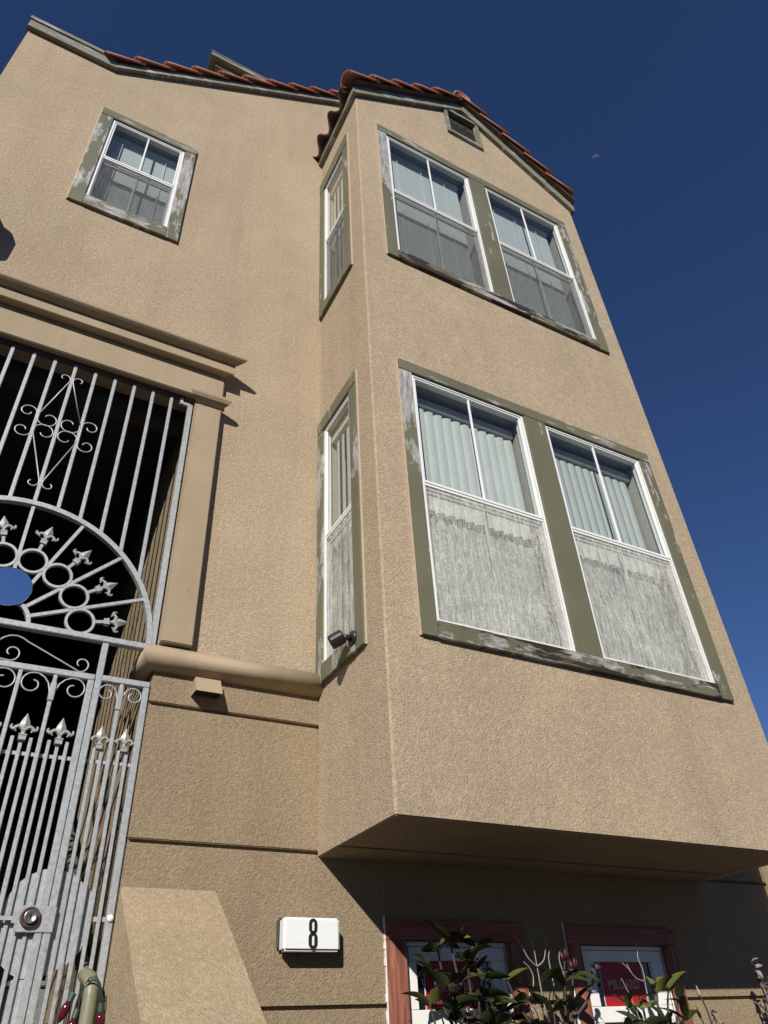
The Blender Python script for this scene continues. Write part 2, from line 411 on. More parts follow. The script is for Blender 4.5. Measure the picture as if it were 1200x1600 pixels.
bk = MB(front(1.0))
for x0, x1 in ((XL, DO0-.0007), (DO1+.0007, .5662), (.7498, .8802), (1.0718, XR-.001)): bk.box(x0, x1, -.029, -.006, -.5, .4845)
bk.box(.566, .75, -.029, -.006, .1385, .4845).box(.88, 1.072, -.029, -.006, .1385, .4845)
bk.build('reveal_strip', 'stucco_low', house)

# the right-hand corner pilaster seen past the bay
MB(front(1.0)).box(1.379, 1.44, 0.0005, .018, -.5, .95).build('pilaster', 'mould', house, bevel=.002)

# entrance surround
EN = thing('entrance_surround', (.0, 1.0, .5), 'painted stucco cornice and right pilaster framing the barred entrance', 'door surround')
f1 = front(1.0)
CY = -.0235     # centre of the opening
def mir(x): return 2*CY-x
cornL = mir(.235)
MB(f1).box(cornL, .2355, .0005, .013, 1.022, 1.091).build('frieze_board', 'mould', EN, bevel=.0015)
MB(f1).run([(0, 1.0915), (.030, 1.0915), (.030, 1.115), (0, 1.115)], mir(.2195), .2195, 1, 1).build('fascia_band', 'mould', EN, bevel=.001)
prof = [(0.0005, 1.1155), (.031, 1.1155), (.036, 1.1168), (.043, 1.1195), (.0475, 1.1235), (.0480, 1.1280), (.046, 1.1315), (.041, 1.1335), (.0005, 1.139)]
MB(f1).run(prof, mir(.2205), .2205, 1, 1).build('crown_moulding', 'mould', EN, bevel=.0007)
for (a, b) in ((.1885, .2345), (mir(.2345), mir(.1885))):
    MB(f1).box(a, b, .0005, .0175, .507, .9985).build('pilaster', 'mould', EN, bevel=.0012)
    cp = [(0.0005, .9990), (.0185, .9990), (.024, 1.002), (.030, 1.006), (.0335, 1.012), (.034, 1.017), (.031, 1.0212), (.0005, 1.0217)]
    MB(f1).run(cp, a+.0145, b-.017, .95, .95).build('capital', 'mould', EN, bevel=.0006)
# half round sill moulding, returning into the opening
SM = thing('sill_moulding', (.3, 1.0, .465), 'rounded beige stucco moulding running from the gate to the bay', 'moulding')
hp = [(0.0005, .4655)]
for i in range(0, 13):
    t = -pi/2 + pi*i/12; hp.append((.0025+.0185*cos(t), .4850+.0190*sin(t)))
hp.append((.0005, .5045))
mm = MB(f1).run(hp, .186, .4465, .95, 0)
o_ = mm.build('front_run', 'mould', SM, smooth=False)
for f in o_.data.polygons: f.use_smooth = len(f.vertices) == 4
mm = MB(lambda u, w, z: (.186-w*.95, u, z)).run(hp, 1.0, 1.07, 1.0, 0)
o_ = mm.build('return_run', 'mould', SM)
for f in o_.data.polygons: f.use_smooth = len(f.vertices) == 4

# hall behind the gate
HW = 3.1
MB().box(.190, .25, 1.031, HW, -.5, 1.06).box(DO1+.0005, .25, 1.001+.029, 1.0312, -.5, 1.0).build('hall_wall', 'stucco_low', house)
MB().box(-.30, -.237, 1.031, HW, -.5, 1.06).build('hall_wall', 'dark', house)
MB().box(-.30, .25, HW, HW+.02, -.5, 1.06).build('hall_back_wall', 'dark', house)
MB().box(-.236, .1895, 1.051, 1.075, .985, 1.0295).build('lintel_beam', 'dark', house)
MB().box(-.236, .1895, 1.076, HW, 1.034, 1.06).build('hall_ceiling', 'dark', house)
# the bay
def bayline(x): return 2.125 + .757*((x-BX0) if x < BC else (BX1-x))
R_ = .0035
pk = bayline(BC)
outer = [(BX0+R_, .235), (BX1-R_, .235), (BX1-R_, bayline(BX1-R_)), (BC, pk), (BX0+R_, bayline(BX0+R_))]
WU = [(.531, .795), (.850, 1.115)]; ZU = (1.440, 1.976, 1.706); ZLo = (.508, 1.037, .774)
holes = []
for z in (ZU, ZLo):
    for (a, b) in WU: holes.append([(a-.002, z[0]-.002), (b+.002, z[0]-.002), (b+.002, z[1]+.002), (a-.002, z[1]+.002)])
vh = [(.770, 2.232), (.873, 2.232), (.873, 2.362), (.770, 2.362)]
holes.append(vh)
b_ = MB(front(YB)).sheet(outer, holes, depth=.02)
sd = side(BX0)
outer2 = [(YB+R_, .235), (.9995, .235), (.9995, 2.135), (YB+R_, 2.135)]
SU = (.858, .976)
h2 = [[(SU[0]-.002, z[0]-.002), (SU[1]+.002, z[0]-.002), (SU[1]+.002, z[1]+.002), (SU[0]-.002, z[1]+.002)] for z in ((1.436, 1.952), (.512, 1.026))]
MB(sd).sheet(outer2, h2, depth=.02).build('bay_side_wall', 'stucco', house)
cr = MB()
ringsA = []
for zz in (.235, bayline(BX0+R_)):
    ringsA.append([cr.pt(BX0+R_-R_*cos(t*pi/8), YB+R_-R_*sin(t*pi/8), zz) for t in range(5)])
for j in range(4): cr.f.append([ringsA[0][j], ringsA[0][j+1], ringsA[1][j+1], ringsA[1][j]])
cr.build('bay_corner', 'stucco', house, smooth=True)
b_.build('bay_front_wall', 'stucco', house)
MB().box(BX1-.02, BX1, YB+.0005, .9995, .235, 2.135).build('bay_side_wall', 'stucco', house)
# soffit with a vent slot
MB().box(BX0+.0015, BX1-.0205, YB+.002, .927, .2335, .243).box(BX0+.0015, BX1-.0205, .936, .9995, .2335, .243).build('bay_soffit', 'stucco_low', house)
MB().box(BX0+.012, BX1-.03, .9272, .9358, .240, .2425).build('soffit_vent_slot', 'black', house)
for z in (.30, 1.22, 2.10): MB().box(BX0+.022, BX1-.022, YB+.022, .9985, z, z+.05).build('bay_floor', 'room', house)
MB().box(BX0+.022, BX1-.022, .990, .9985, .351, 2.099).build('bay_inner_wall', 'room', house)
# room behind the small window
MB().box(-.16, .12, 1.25, 1.26, 1.42, 1.95).box(-.16, -.15, 1.051, 1.25, 1.42, 1.95).box(.11, .12, 1.051, 1.25, 1.42, 1.95).box(-.15, .11, 1.051, 1.25, 1.42, 1.43).box(-.15, .11, 1.051, 1.25, 1.94, 1.95).build('small_room_shell', 'room', house)

# ------------------------------------------------------------------ windows
def trimset(T, u0, u1, z0, z1, i0, i1, iz0, iz1, mats, mull=None, label=None):
    P = .0065
    # pale bead where the stucco returns to the trim
    s_ = MB(T).box(u0-.0026, u0-.0003, .0004, .0035, z0, z1+.003)
    sur = s_.build('window_surround', 'caulk', house)
    MB(T).box(u0, i0, .0004, P, z0+.0005, iz1).build('trim_board', mats[0], sur, bevel=.0006)
    MB(T).box(i1, u1, .0004, P, z0+.0005, iz1).build('trim_board', mats[1], sur, bevel=.0006)
    MB(T).box(u0, u1, .0004, P+.0008, iz1+.0006, z1).build('trim_board', mats[2], sur, bevel=.0006)
    MB(T).box(i0+.0006, i1-.0006, .0004, P+.0016, z0, iz0-.0004).build('sill_board', mats[3], sur, bevel=.0006)
    if mull: MB(T).box(mull[0], mull[1], .0004, P+.0004, iz0, iz1).build('mullion_board', 'mullion', sur, bevel=.0006)
    # hairline black joint above the head board
    MB(T).box(u0-.001, u1+.001, .0004, .0025, z1+.0003, z1+.0016).build('head_joint', 'black', sur)
def pane(T, u0, u1, w, z0, z1, par):
    # one face, turned outwards
    o = MB(T).quad((u0, w, z0), (u1, w, z0), (u1, w, z1), (u0, w, z1)).build('pane', 'glass', par)
    n = Vector(T(0, 1, 0))-Vector(T(0, 0, 0)); n = n/n.length
    if o.data.polygons[0].normal.dot(n) < 0: o.data.flip_normals()
    return o
def window(T, u0, u1, z0, z1, zm, scr, cover, gapright=0, tilt=.35, munt=True, dsc=.62):
    rec = 0.0; T0 = T; T = lambda u, w, z: T0(u, .0028+w*dsc, z)
    fr = MB(T); w = .0062
    fr.box(u0, u0+w, rec-.028, rec, z0, z1).box(u1-w, u1, rec-.028, rec, z0, z1).box(u0+w, u1-w, rec-.028, rec, z1-w*.8, z1).box(u0+w, u1-w, rec-.028, rec, z0, z0+w*.7)
    win = fr.build('window', 'vinyl', house, bevel=.0005)
    a0, a1 = u0+w+.0003, u1-w-.0003
    # upper sash, outer track
    zt = z1-w*.8-.0003; t_ = .0034
    s1 = MB(T).box(a0, a0+t_, rec-.010, rec-.003, zm+.005, zt).box(a1-t_, a1, rec-.010, rec-.003, zm+.005, zt).box(a0+t_, a1-t_, rec-.010, rec-.003, zt-t_, zt)
    s1.box(a0, a1, rec-.010, rec-.0005, zm-.0005, zm+.0048); s1.build('upper_sash', 'vinyl', win, bevel=.0004)
    MB(T).box(a0, a1, rec-.011, rec-.0022, zm-.0060, zm-.0012).build('meeting_rail', 'vinyl', win, bevel=.0004)
    um = (a0+a1)/2
    if munt: MB(T).box(um-.0018, um+.0018, rec-.009, rec-.0045, zm+.0052, zt-t_).build('muntin', 'vinyl', win)
    pane(T, a0+t_, a1-t_, rec-.0076, zm+.0052, zt-t_, win)
    # lower sash, inner track
    zb = z0+w*.7+.0003
    s2 = MB(T); t2 = .0072
    s2.box(a0, a0+t2, rec-.022, rec-.014, zb, zm-.0065).box(a1-t2, a1, rec-.022, rec-.014, zb, zm-.0065).box(a0+t2, a1-t2, rec-.022, rec-.014, zb, zb+t2).box(a0+t2, a1-t2, rec-.022, rec-.014, zm-.016, zm-.0065)
    s2.build('lower_sash', 'vinyl_dirty', win, bevel=.0004)
    if munt: MB(T).box(um-.0018, um+.0018, rec-.0195, rec-.0165, zb+t2, zm-.016).build('muntin', 'vinyl_dirty', win)
    pane(T, a0+t2, a1-t2, rec-.0184, zb+t2, zm-.016, win)
    # insect screen over the lower half
    e = .0022
    MB(T).box(a0, a0+e, rec-.0065, rec-.0035, zb, zm-.0065).box(a1-e, a1, rec-.0065, rec-.0035, zb, zm-.0065).box(a0+e, a1-e, rec-.0065, rec-.0035, zb, zb+e).build('screen_frame', 'vinyl_dirty', win)
    MB(T).quad((a0+e, rec-.005, zb+e), (a1-e, rec-.005, zb+e), (a1-e, rec-.005, zm-.0066), (a0+e, rec-.005, zm-.0066)).build('insect_screen', scr, win)
    # interior jambs
    T = T0; D = -.075; rec = .0115+(.62-dsc)*.03
    MB(T).box(u0-.001, u0+.0, D, rec-.0285, z0, z1).box(u1, u1+.001, D, rec-.0285, z0, z1).box(u0, u1, D, rec-.0285, z1, z1+.001).box(u0, u1, D, rec-.0285, z0-.001, z0).build('interior_jamb', 'jamb', win)
    if cover == 'slats':
        b = MB(T); z = z1-.022; q = -.036; p = .0094
        while z > z0+.004:
            b.quad((u0+.004, q+.0015, z), (u1-.004-gapright, q+.0015, z), (u1-.004-gapright, q, z-.0062), (u0+.004, q, z-.0062)); z -= p
        bb = b.build('slat_blind', 'slat', win, kind='stuff')
        MB(T).box(u0+.003, u1-.003-gapright, q-.004, q+.007, z1-.020, z1-.004).build('head_rail', 'slat', win)
        for fx in (.2, .5, .8):
            x = u0+(u1-u0-gapright)*fx
            MB(T).tube([(x, q+.0052, z1-.025), (x, q+.0052, z0+.006)], .0006, 4).build('ladder_cord', 'vinyl', win)
    else:
        q = -.042 if dsc > .5 else -.022; n = max(3, int(round((u1-u0-gapright-.01)/.0212))); st = (u1-u0-gapright-.01)/n; first_v = None
        MB(T).box(u0+.003, u1-.003, q-.006, q+.010, z1-.034, z1-.014).build('head_rail', 'vane', win, bevel=.001)
        for i in range(n):
            uc = u0+.006+st*(i+.5)
            mv = MB(T); hw = st*.60; cs, sn = cos(tilt), sin(tilt); N = 5; rows = []
            for z in (z0+.006, z1-.036):
                row = []
                for j in range(N+1):
                    x = -hw+2*hw*j/N; bow = .0032*(1-(x/hw)**2)
                    row.append(mv.pt(uc+x*cs-bow*sn, q+x*sn+bow*cs, z))
                rows.append(row)
            for j in range(N): mv.f.append([rows[0][j], rows[0][j+1], rows[1][j+1], rows[1][j]])
            mv.build('blind_vane', 'vane', win, smooth=True)
    return win

# small window
T1 = front(1.0)
trimset(T1, -.137, .095, 1.4755, 1.888, -.1085, .0670, 1.511, 1.858, ('trim_inner', 'trim_inner', 'trim_head', 'trim_sill_ok'))
window(T1, -.1085, .0670, 1.511, 1.858, 1.688, 'screen_fine', 'slats')
TB = front(YB)
trimset(TB, .505, 1.1465, 1.409, 2.0075, .531, 1.115, 1.440, 1.976, ('trim_left', 'trim_bits', 'trim_head', 'trim_sill'), (.7955, .8495))
for (a, b) in WU: window(TB, a, b, *ZU, 'screen_fine', 'slats', .012)
trimset(TB, .505, 1.1465, .4805, 1.064, .531, 1.115, .508, 1.037, ('trim_left', 'trim', 'trim_head', 'trim_sill'), (.7955, .8495))
for i, (a, b) in enumerate(WU): window(TB, a, b, *ZLo, 'screen_dusty', 'vanes', .003, tilt=(.35, -.12)[i])
TS = side(BX0)
trimset(TS, .832, .9992, 1.4045, 2.004, .858, .976, 1.436, 1.952, ('trim', 'trim', 'trim', 'trim'), label='side')
window(TS, .858, .976, 1.436, 1.952, 1.688, 'screen_fine', 'vanes', tilt=-.3, munt=False, dsc=.45)
trimset(TS, .832, .9992, .481, 1.058, .858, .976, .512, 1.026, ('trim', 'trim_bits', 'trim', 'trim_bits'), label='side')
window(TS, .858, .976, .512, 1.026, .758, 'screen_dusty', 'vanes', tilt=-.3, munt=False, dsc=.45)

# gable vent
vt = MB(TB).box(.757, .769, .0004, .0075, 2.219, 2.3625).box(.874, .886, .0004, .0075, 2.219, 2.3625).box(.757, .886, .0004, .0083, 2.3630, 2.377).box(.7695, .8735, .0004, .0083, 2.219, 2.231)
vent = vt.build('gable_vent', 'rake', house, bevel=.0006)
for i in range(7):
    z = 2.234+i*.0140
    MB(TB).quad((.7705, .003, z), (.8725, .003, z), (.8725, .0020, z+.0003), (.7705, .0020, z+.0003)).quad((.7705, .003, z-.0022), (.8725, .003, z-.0022), (.8725, .003, z), (.7705, .003, z)).build('louvre', 'rake', vent)
MB(TB).box(.771, .872, -.06, -.004, 2.233, 2.361).build('vent_dark_fill', 'matte_black', vent)  # black block in the opening; its colour stands in for the shade inside

# basement windows: redwood trim, fresh white frames, red film with lettering
def text_mesh(txt, size):
    cu = bpy.data.curves.new('txt', 'FONT'); cu.body = txt; cu.size = size; cu.extrude = .0006; cu.align_x = 'CENTER'; cu.align_y = 'CENTER'; cu.offset = size*.032; cu.space_character = 1.0
    ob = bpy.data.objects.new('txt', cu); COL.objects.link(ob)
    me = bpy.data.meshes.new_from_object(ob.evaluated_get(bpy.context.evaluated_depsgraph_get()))
    bpy.data.objects.remove(ob); return me
for idx, (t0, t1, tzt, j0, j1, w0, w1, g0, g1, r0_, r1_, zb_) in enumerate([
        (.5475, .779, .1600, .5775, .753, .5785, .752, .597, .722, .6125, .703, .056),
        (.8635, 1.093, .1585, .888, 1.068, .889, 1.067, .915, 1.038, .9305, 1.016, .054)]):
    hd = tzt-.0245
    wd = MB(T1).box(w0, w1, -.012, -.003, g0 and .112, hd-.0008).box(w0, g0, -.012, -.003, zb_, .1117).box(g1, w1, -.012, -.003, zb_, .1117).box(w0, w1, -.012, -.003, zb_-.020, zb_-.0003).box(w0, g0, -.012, -.003, -.09, zb_-.0203).box(g1, w1, -.012, -.003, -.09, zb_-.0203)
    win = wd.build('basement_window', 'vinyl', house, bevel=.0006)
    MB(T1).box(w0+.004, w1-.004, -.0028, -.0018, hd-.0075, hd-.0068).box(w0+.0050, w0+.0056, -.0028, -.0018, -.09, hd-.008).box(w1-.0056, w1-.0050, -.0028, -.0018, -.09, hd-.008).build('frame_groove', 'grey_metal', win)
    MB(T1).box(t0, j0, -.002, .0058, -.12, hd-.0006).build('trim_board', 'redwood', win, bevel=.0006)
    MB(T1).box(j1, t1-.003, -.002, .0058, -.12, hd-.0006).build('trim_board', 'redwood', win, bevel=.0006)
    MB(T1).box(t0, t1, .0004, .0064, hd, tzt).build('header_board', 'redwood_h', win, bevel=.0006)
    cb = MB(T1)                                                   # ragged white caulk at the outer edge
    z = -.12; 
    while z < tzt+.003:
        dz = random.uniform(.004, .012); e = random.uniform(.0012, .0034)
        cb.box(t0-e, t0-.0002, .0004, .0022+random.uniform(0, .001), z, min(z+dz, tzt+.004)); cb.box(t1-.0028, t1-.003+e, .0004, .0022, z, min(z+dz, hd)); z += dz
    cb.build('caulk_line', 'white_acrylic', win)
    pane(T1, g0-.002, g1+.002, -.0095, zb_-.0003, .1118, win)
    MB(T1).box(g0-.004, g1+.004, -.0190, -.0180, -.09, .116).build('dark_room_panel', 'black', win)
    pane(T1, g0-.002, g1+.002, -.0095, -.09, zb_-.0203, win)
    MB(T1).box(g0+.004, g1-.004, -.012, -.007, zb_-.032, zb_-.028).build('lower_sash_rail', 'vinyl', win)
    film = MB(T1).box(r0_, r1_, -.0090, -.0086, zb_-.0002, .1115).build('red_film', 'red_film', win)
    for e in (r0_-.0022, r1_+.0006): MB(T1).box(e, e+.0016, -.0090, -.0084, zb_, .1115).build('film_edge', 'vinyl_dirty', win)
    me = text_mesh('MILGARD', .0165*S); me.materials.append(M['film_text'])
    lo = bpy.data.objects.new('lettering', me); COL.objects.link(lo); lo.parent = film
    p = W((r0_+r1_)/2, 1.0082, .0815); lo.rotation_euler = (pi/2, 0, 0); lo.location = p-WO[film]; lo.scale = (.92, 1.05, 1)
    WO[lo] = p
# ------------------------------------------------------------------ roofs
# main roof
MB(T1).box(XL-.004, -.148, .0004, .0125, 2.0915, 2.1255).build('parapet_board', 'rake', house, bevel=.0008)
MB(T1).box(XL-.006, -.150, .0004, .0165, 2.1260, 2.141).build('parapet_cap', 'rake', house, bevel=.0008)
bw = .027
MB(T1).prism([(-.1475, 2.0915), (-.1475, 2.0915+bw), (.66, mainline(.66)+bw-.006), (.66, mainline(.66)-.006)], .0004, .0125).build('rake_board', 'rake', house)
MB(T1).prism([(.6605, mainline(.66)-.006), (.6605, mainline(.66)+bw-.006), (XR+.02, mainline(XR+.02)+bw-.006), (XR+.02, mainline(XR+.02)-.006)], .0004, .0125).build('rake_board', 'rake', house)
rf = MB(); 
for (xa, xb) in ((-.17, .66), (.66, XR+.03)):
    za, zb = 2.097+SL*(xa+.148) if xa < .6 else mainline(.66), mainline(xb)
    if xa >= .6: za = mainline(.66)
    i = [rf.pt(xa, .990, za+.0225), rf.pt(xb, .990, zb+.0225), rf.pt(xb, 3.2, zb+.0225), rf.pt(xa, 3.2, za+.0225)]
    j = [rf.pt(xa, .990, za+.031), rf.pt(xb, .990, zb+.031), rf.pt(xb, 3.2, zb+.031), rf.pt(xa, 3.2, za+.031)]
    rf.f += [i, j[::-1]]+[[i[k_], i[(k_+1) % 4], j[(k_+1) % 4], j[k_]] for k_ in range(4)]
main_roof = rf.build('roof', 'tile_old', house)
flat = MB().box(XL-.005, -.148, 1.001, 3.2, 2.10, 2.12).build('flat_roof', 'asphalt', house)

def barrel_mesh(r1, r2, L, th=.0035, N=9):
    """half-barrel tile along +x (up the slope); r1 at the lower end"""
    vs, fs = [], []
    for x, r, dz in ((0, r1, 0.0), (L, r2, -.004)):
        for rr in (r, r-th):
            for j in range(N+1):
                t = pi*(j/N)*1.06-.03*pi; vs.append((x*S, rr*cos(t)*S, (rr*sin(t)*.95+dz)*S))
    n = N+1
    for j in range(N):
        fs.append((j, j+1, 2*n+j+1, 2*n+j)); fs.append((n+j+1, n+j, 3*n+j, 3*n+j+1))
        fs.append((j+1, j, n+j, n+j+1)); fs.append((2*n+j, 2*n+j+1, 3*n+j+1, 3*n+j))
    fs.append((0, 2*n, 3*n, n)); fs.append((N, n+N, 3*n+N, 2*n+N))
    me = bpy.data.meshes.new('roof_tile'); me.from_pydata(vs, [], fs)
    for p in me.polygons: p.use_smooth = p.index % 4 < 2 and p.index < 4*N
    me.materials.append(M['tile']); return me
def wave_mesh(w, L, amp=.017, th=.004, N=14):
    vs, fs = [], []
    for x in (0, L):
        for t_ in (0, -th):
            for j in range(N+1):
                u = j/N; vs.append((x*S, (u-.5)*w*1.04*S, (amp*sin(2*pi*u+.4)+t_-(.004 if x else 0))*S))
    n = N+1
    for j in range(N):
        fs.append((j, j+1, 2*n+j+1, 2*n+j)); fs.append((n+j+1, n+j, 3*n+j, 3*n+j+1)); fs.append((j+1, j, n+j, n+j+1)); fs.append((2*n+j, 2*n+j+1, 3*n+j+1, 3*n+j))
    fs.append((0, 2*n, 3*n, n)); fs.append((N, n+N, 3*n+N, 2*n+N))
    me = bpy.data.meshes.new('roof_tile'); me.from_pydata(vs, [], fs)
    for p in me.polygons: p.use_smooth = p.index % 4 < 2 and p.index < 4*N
    me.materials.append(M['tile_old']); return me  # weathered brown, with the shade of the eave undersides put into the colour
def place(me, parent, pos, ang, flip=False, jit=.0, name='roof_tile', yaw=None):
    o = bpy.data.objects.new(name, me); COL.objects.link(o); o.parent = parent
    p = W(*pos); o.location = p-WO[parent]; WO[o] = p
    rz = (pi if flip else 0)+random.uniform(-jit, jit)
    if yaw is not None: rz = yaw
    o.rotation_euler = (random.uniform(-jit, jit), -ang+random.uniform(-jit, jit)*.5, rz); return o
A = math.atan(SL); cA, sA = cos(A), sin(A)
bm1 = barrel_mesh(.029, .0205, .105)
# main rake tiles
step = .0805
for i in range(10):
    d = i*step/ .8*.8
    x = -.172 + i*step*cA*1.0*1.12; z = 2.0915+SL*(x+.148)+.040
    place(bm1, main_roof, (x, .999, z+random.uniform(-.001, .001)), A-.085, jit=.018)
# bay roof
rfb = MB()
ov = .010
for sgn in (-1, 1):
    xe = BC+sgn*(BC-BX0+ov); ze = pk-.757*(BC-BX0+ov)
    i = [rfb.pt(xe, .752, ze+.038), rfb.pt(BC, .752, pk+.038), rfb.pt(BC, 1.6, pk+.038), rfb.pt(xe, 1.0 if sgn < 0 else 1.0, ze+.038)]
    j = [rfb.pt(xe, .752, ze+.044), rfb.pt(BC, .752, pk+.044), rfb.pt(BC, 1.6, pk+.044), rfb.pt(xe, 1.0, ze+.044)]
    rfb.f += [i, j[::-1]]+[[i[k_], i[(k_+1) % 4], j[(k_+1) % 4], j[k_]] for k_ in range(4)]
bay_roof = rfb.build('bay_roof', 'tile_old', house)
AB = math.atan(.757)
bm2 = barrel_mesh(.030, .0215, .112)
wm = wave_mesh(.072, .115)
for sgn in (-1, 1):
    for i in range(6):
        s_ = (BC-BX0+(.030 if sgn < 0 else .002))-i*.0755
        x = BC+sgn*s_; z = pk-.757*s_+.056
        if s_ > .06: place(bm2, bay_roof, (x, .768, z), AB-.09, flip=sgn > 0, jit=.015)
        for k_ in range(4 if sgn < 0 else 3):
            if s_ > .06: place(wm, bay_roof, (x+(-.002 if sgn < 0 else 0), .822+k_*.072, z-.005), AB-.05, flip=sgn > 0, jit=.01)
rm = barrel_mesh(.032, .026, .12)
for k_ in range(4): place(rm, bay_roof, (BC, .748+k_*.095, pk+.052), .03, yaw=pi/2)
# bay rake boards, side fascia
for sgn in (-1, 1):
    xe = BC+sgn*(BC-BX0+.004); ze = pk-.757*(BC-BX0+.004)
    MB(TB).prism([(xe, ze-.004), (xe, ze+.036), (BC+sgn*.0003, pk+.036), (BC+sgn*.0003, pk-.004)], .0004, .0115).build('rake_board', 'rake', house)
MB().box(BX0-.012, BX0-.0004, YB-.011, .9995, 2.118, 2.150).build('eave_board', 'rake', house, bevel=.0006)
MB().box(BX1+.0004, BX1+.012, YB-.011, .9995, 2.118, 2.150).build('eave_board', 'rake', house, bevel=.0006)
MB().box(BX0-.0005, BX0+.02, YB, .9995, 2.1355, 2.16).build('eave_fill', 'black', house)

# rooftop stair penthouse peeping over the tiles
ph = MB().box(.118, .62, 1.085, 1.7, 2.2, 2.575).build('penthouse', 'stucco', house)
MB().box(.100, .64, 1.066, 1.72, 2.5755, 2.592).build('soffit_board', 'rake', ph)
MB().box(.080, .66, 1.046, 1.74, 2.5925, 2.612).build('penthouse_fascia', 'rake', ph, bevel=.001)
MB().box(.078, .662, 1.044, 1.742, 2.6125, 2.617).build('penthouse_cap', 'rake', ph)

# ------------------------------------------------------------------ houses added across the street to block low sky light
for i, (x0, x1, h, mt, lab) in enumerate(((-4.6, -2.0, 2.2, 'room', 'brown two storey house added across the street to block low sky, left of the other two'), (-1.95, .9, 2.35, 'stucco_low', 'beige two storey house added across the street to block low sky, between its two neighbours'), (.95, 3.8, 2.15, 'grey_metal', 'dark grey two storey house added across the street to block low sky, right of the other two'))):
    hs_ = thing('house', ((x0+x1)/2, -4.6, -.5), lab, 'house', 'added houses blocking low sky light')
    yf = -4.4
    MB().box(x0, x1, yf-2.5, yf, -.5, -.5+h).build('wall', mt, hs_)
    rfo = MB(lambda u, w, z: (u, w, z)).prism([(x0-.08, -.5+h+.002), (x1+.08, -.5+h+.002), ((x0+x1)/2, -.5+h+.38)], yf-2.55, yf+.08)
    rfo.build('roof', 'tile_old', hs_)
    for fx in (.2, .5, .8):
        for zf in (.25, 1.15):
            if fx == .5 and zf < 1:
                MB().box(x0+(x1-x0)*fx-.16, x0+(x1-x0)*fx+.16, yf+.001, yf+.015, -.5, .18).build('door', 'redwood', hs_); continue
            xc = x0+(x1-x0)*fx; z_ = -.5+zf+.2
            w_f = MB().box(xc-.2, xc-.18, yf+.001, yf+.02, z_, z_+.5).box(xc+.18, xc+.2, yf+.001, yf+.02, z_, z_+.5).box(xc-.18, xc+.18, yf+.001, yf+.02, z_+.48, z_+.5).box(xc-.18, xc+.18, yf+.001, yf+.02, z_, z_+.02).build('window', 'vinyl', hs_)
            MB().box(xc-.18, xc+.18, yf+.001, yf+.008, z_+.02, z_+.48).build('pane', 'black_gloss', w_f)

# ------------------------------------------------------------------ the stair and its walls
st = thing('stair_wall', (.247, .8, -.5), 'sloping beige stucco wall beside the gate below the house number', 'wall')
yw = .45
zt = lambda y: .187-.747*(1-y)
me_ = MB(lambda u, w, z: (w, u, z)).prism([(.9995, -.497), (.9995, zt(.9995)), (yw, zt(yw)), (yw, -.497)], .188, .306)
me_.build('wall', 'plinth', st, bevel=.0012, segs=2)
fs_ = MB()
for i in range(5): fs_.box(DO0, .1875, .62+i*.075, 1.0 if i == 4 else .695+i*.075, -.5, -.5+.064*(i+1))
fs_.box(DO0, .1895, 1.0, 1.1, -.5, -.18).build('front_stairs', 'concrete', kind='structure', bevel=.002)
inn = thing('inner_stairs', (0, 1.4, -.18), 'speckled grey steps climbing inside the barred entrance', 'stairs')
for i in range(11):
    y = 1.10+i*.095; z = -.18+.0615*i
    MB().box(DO0+.001, .1893, y, y+.0945, z, z+.060).box(DO0+.001, .1893, y-.006, y+.094, z+.0603, z+.068).build('step', 'step', inn, bevel=.0015)

# ------------------------------------------------------------------ the gate
gate = thing('entrance_gate', (-.025, 1.004, -.18), 'galvanised steel entrance grille with sunburst arch and spear topped gate', 'gate')
GY = 1.006
GT = front(GY)
def bar(u, z0, z1, w=.0035, parent=gate, name='bar', off=0.0, dz=None):
    return MB(GT).box(u-w, u+w, -w+off, w+off, z0, z1).build(name, 'galv', parent, bevel=.0007)
CX, CZ = -.0255, .5045; AR = .2005
PIT_ = .0342
for k_ in range(-6, 6):
    u = CX-.0005+k_*PIT_
    if k_ == 5: z0 = CZ+math.sqrt(max(0, AR**2-(u-CX)**2))
    z0 = CZ+math.sqrt(max(0, AR**2-(u-CX)**2))-.001
    bar(u, z0, 1.0165, .0029)
MB(GT).box(mir(.1705), .1705, -.004, .004, 1.0170, 1.0225).build('top_rail', 'grey_metal', gate)
for s_ in (1, -1):
    u = .1805 if s_ > 0 else 2*CX-.1805
    bar(u, .505, 1.008, .0045, name='post')
    MB(GT).box(min(u, u-s_*.018), max(u, u-s_*.018), -.003, .004, 1.003, 1.010).box(min(u-s_*.020, u-s_*.014), max(u-s_*.020, u-s_*.014), -.003, .0045, 1.003, 1.020).build('bracket', 'galv', gate, bevel=.0006)
# arch
def flatring(parent, name, c, R, hr, hw, a0, a1, n=40, mat='galv'):
    m_ = MB(GT); rg = []
    for i in range(n+1):
        t = a0+(a1-a0)*i/n
        rg.append([m_.pt(c[0]+(R+dr)*cos(t), dw+c[2], c[1]+(R+dr)*sin(t)) for dr, dw in ((-hr, -hw), (hr, -hw), (hr, hw), (-hr, hw))])
    for i in range(n):
        for j in range(4): m_.f.append([rg[i][j], rg[i][(j+1) % 4], rg[i+1][(j+1) % 4], rg[i+1][j]])
    if abs(a1-a0) < 6.28: m_.f += [rg[0][::-1], rg[-1]]
    return m_.build(name, mat, parent, smooth=False)
flatring(gate, 'arch', (CX, CZ, 0), AR, .0038, .0050, 0, pi, 48)
MB(GT).box(2*CX-.206, .1855, -.0058, .0058, .4985, .5072).build('cross_rail', 'galv', gate, bevel=.0008)
flatring(gate, 'hub_arch', (CX, CZ, 0), .0365, .0028, .004, 0, pi, 20)
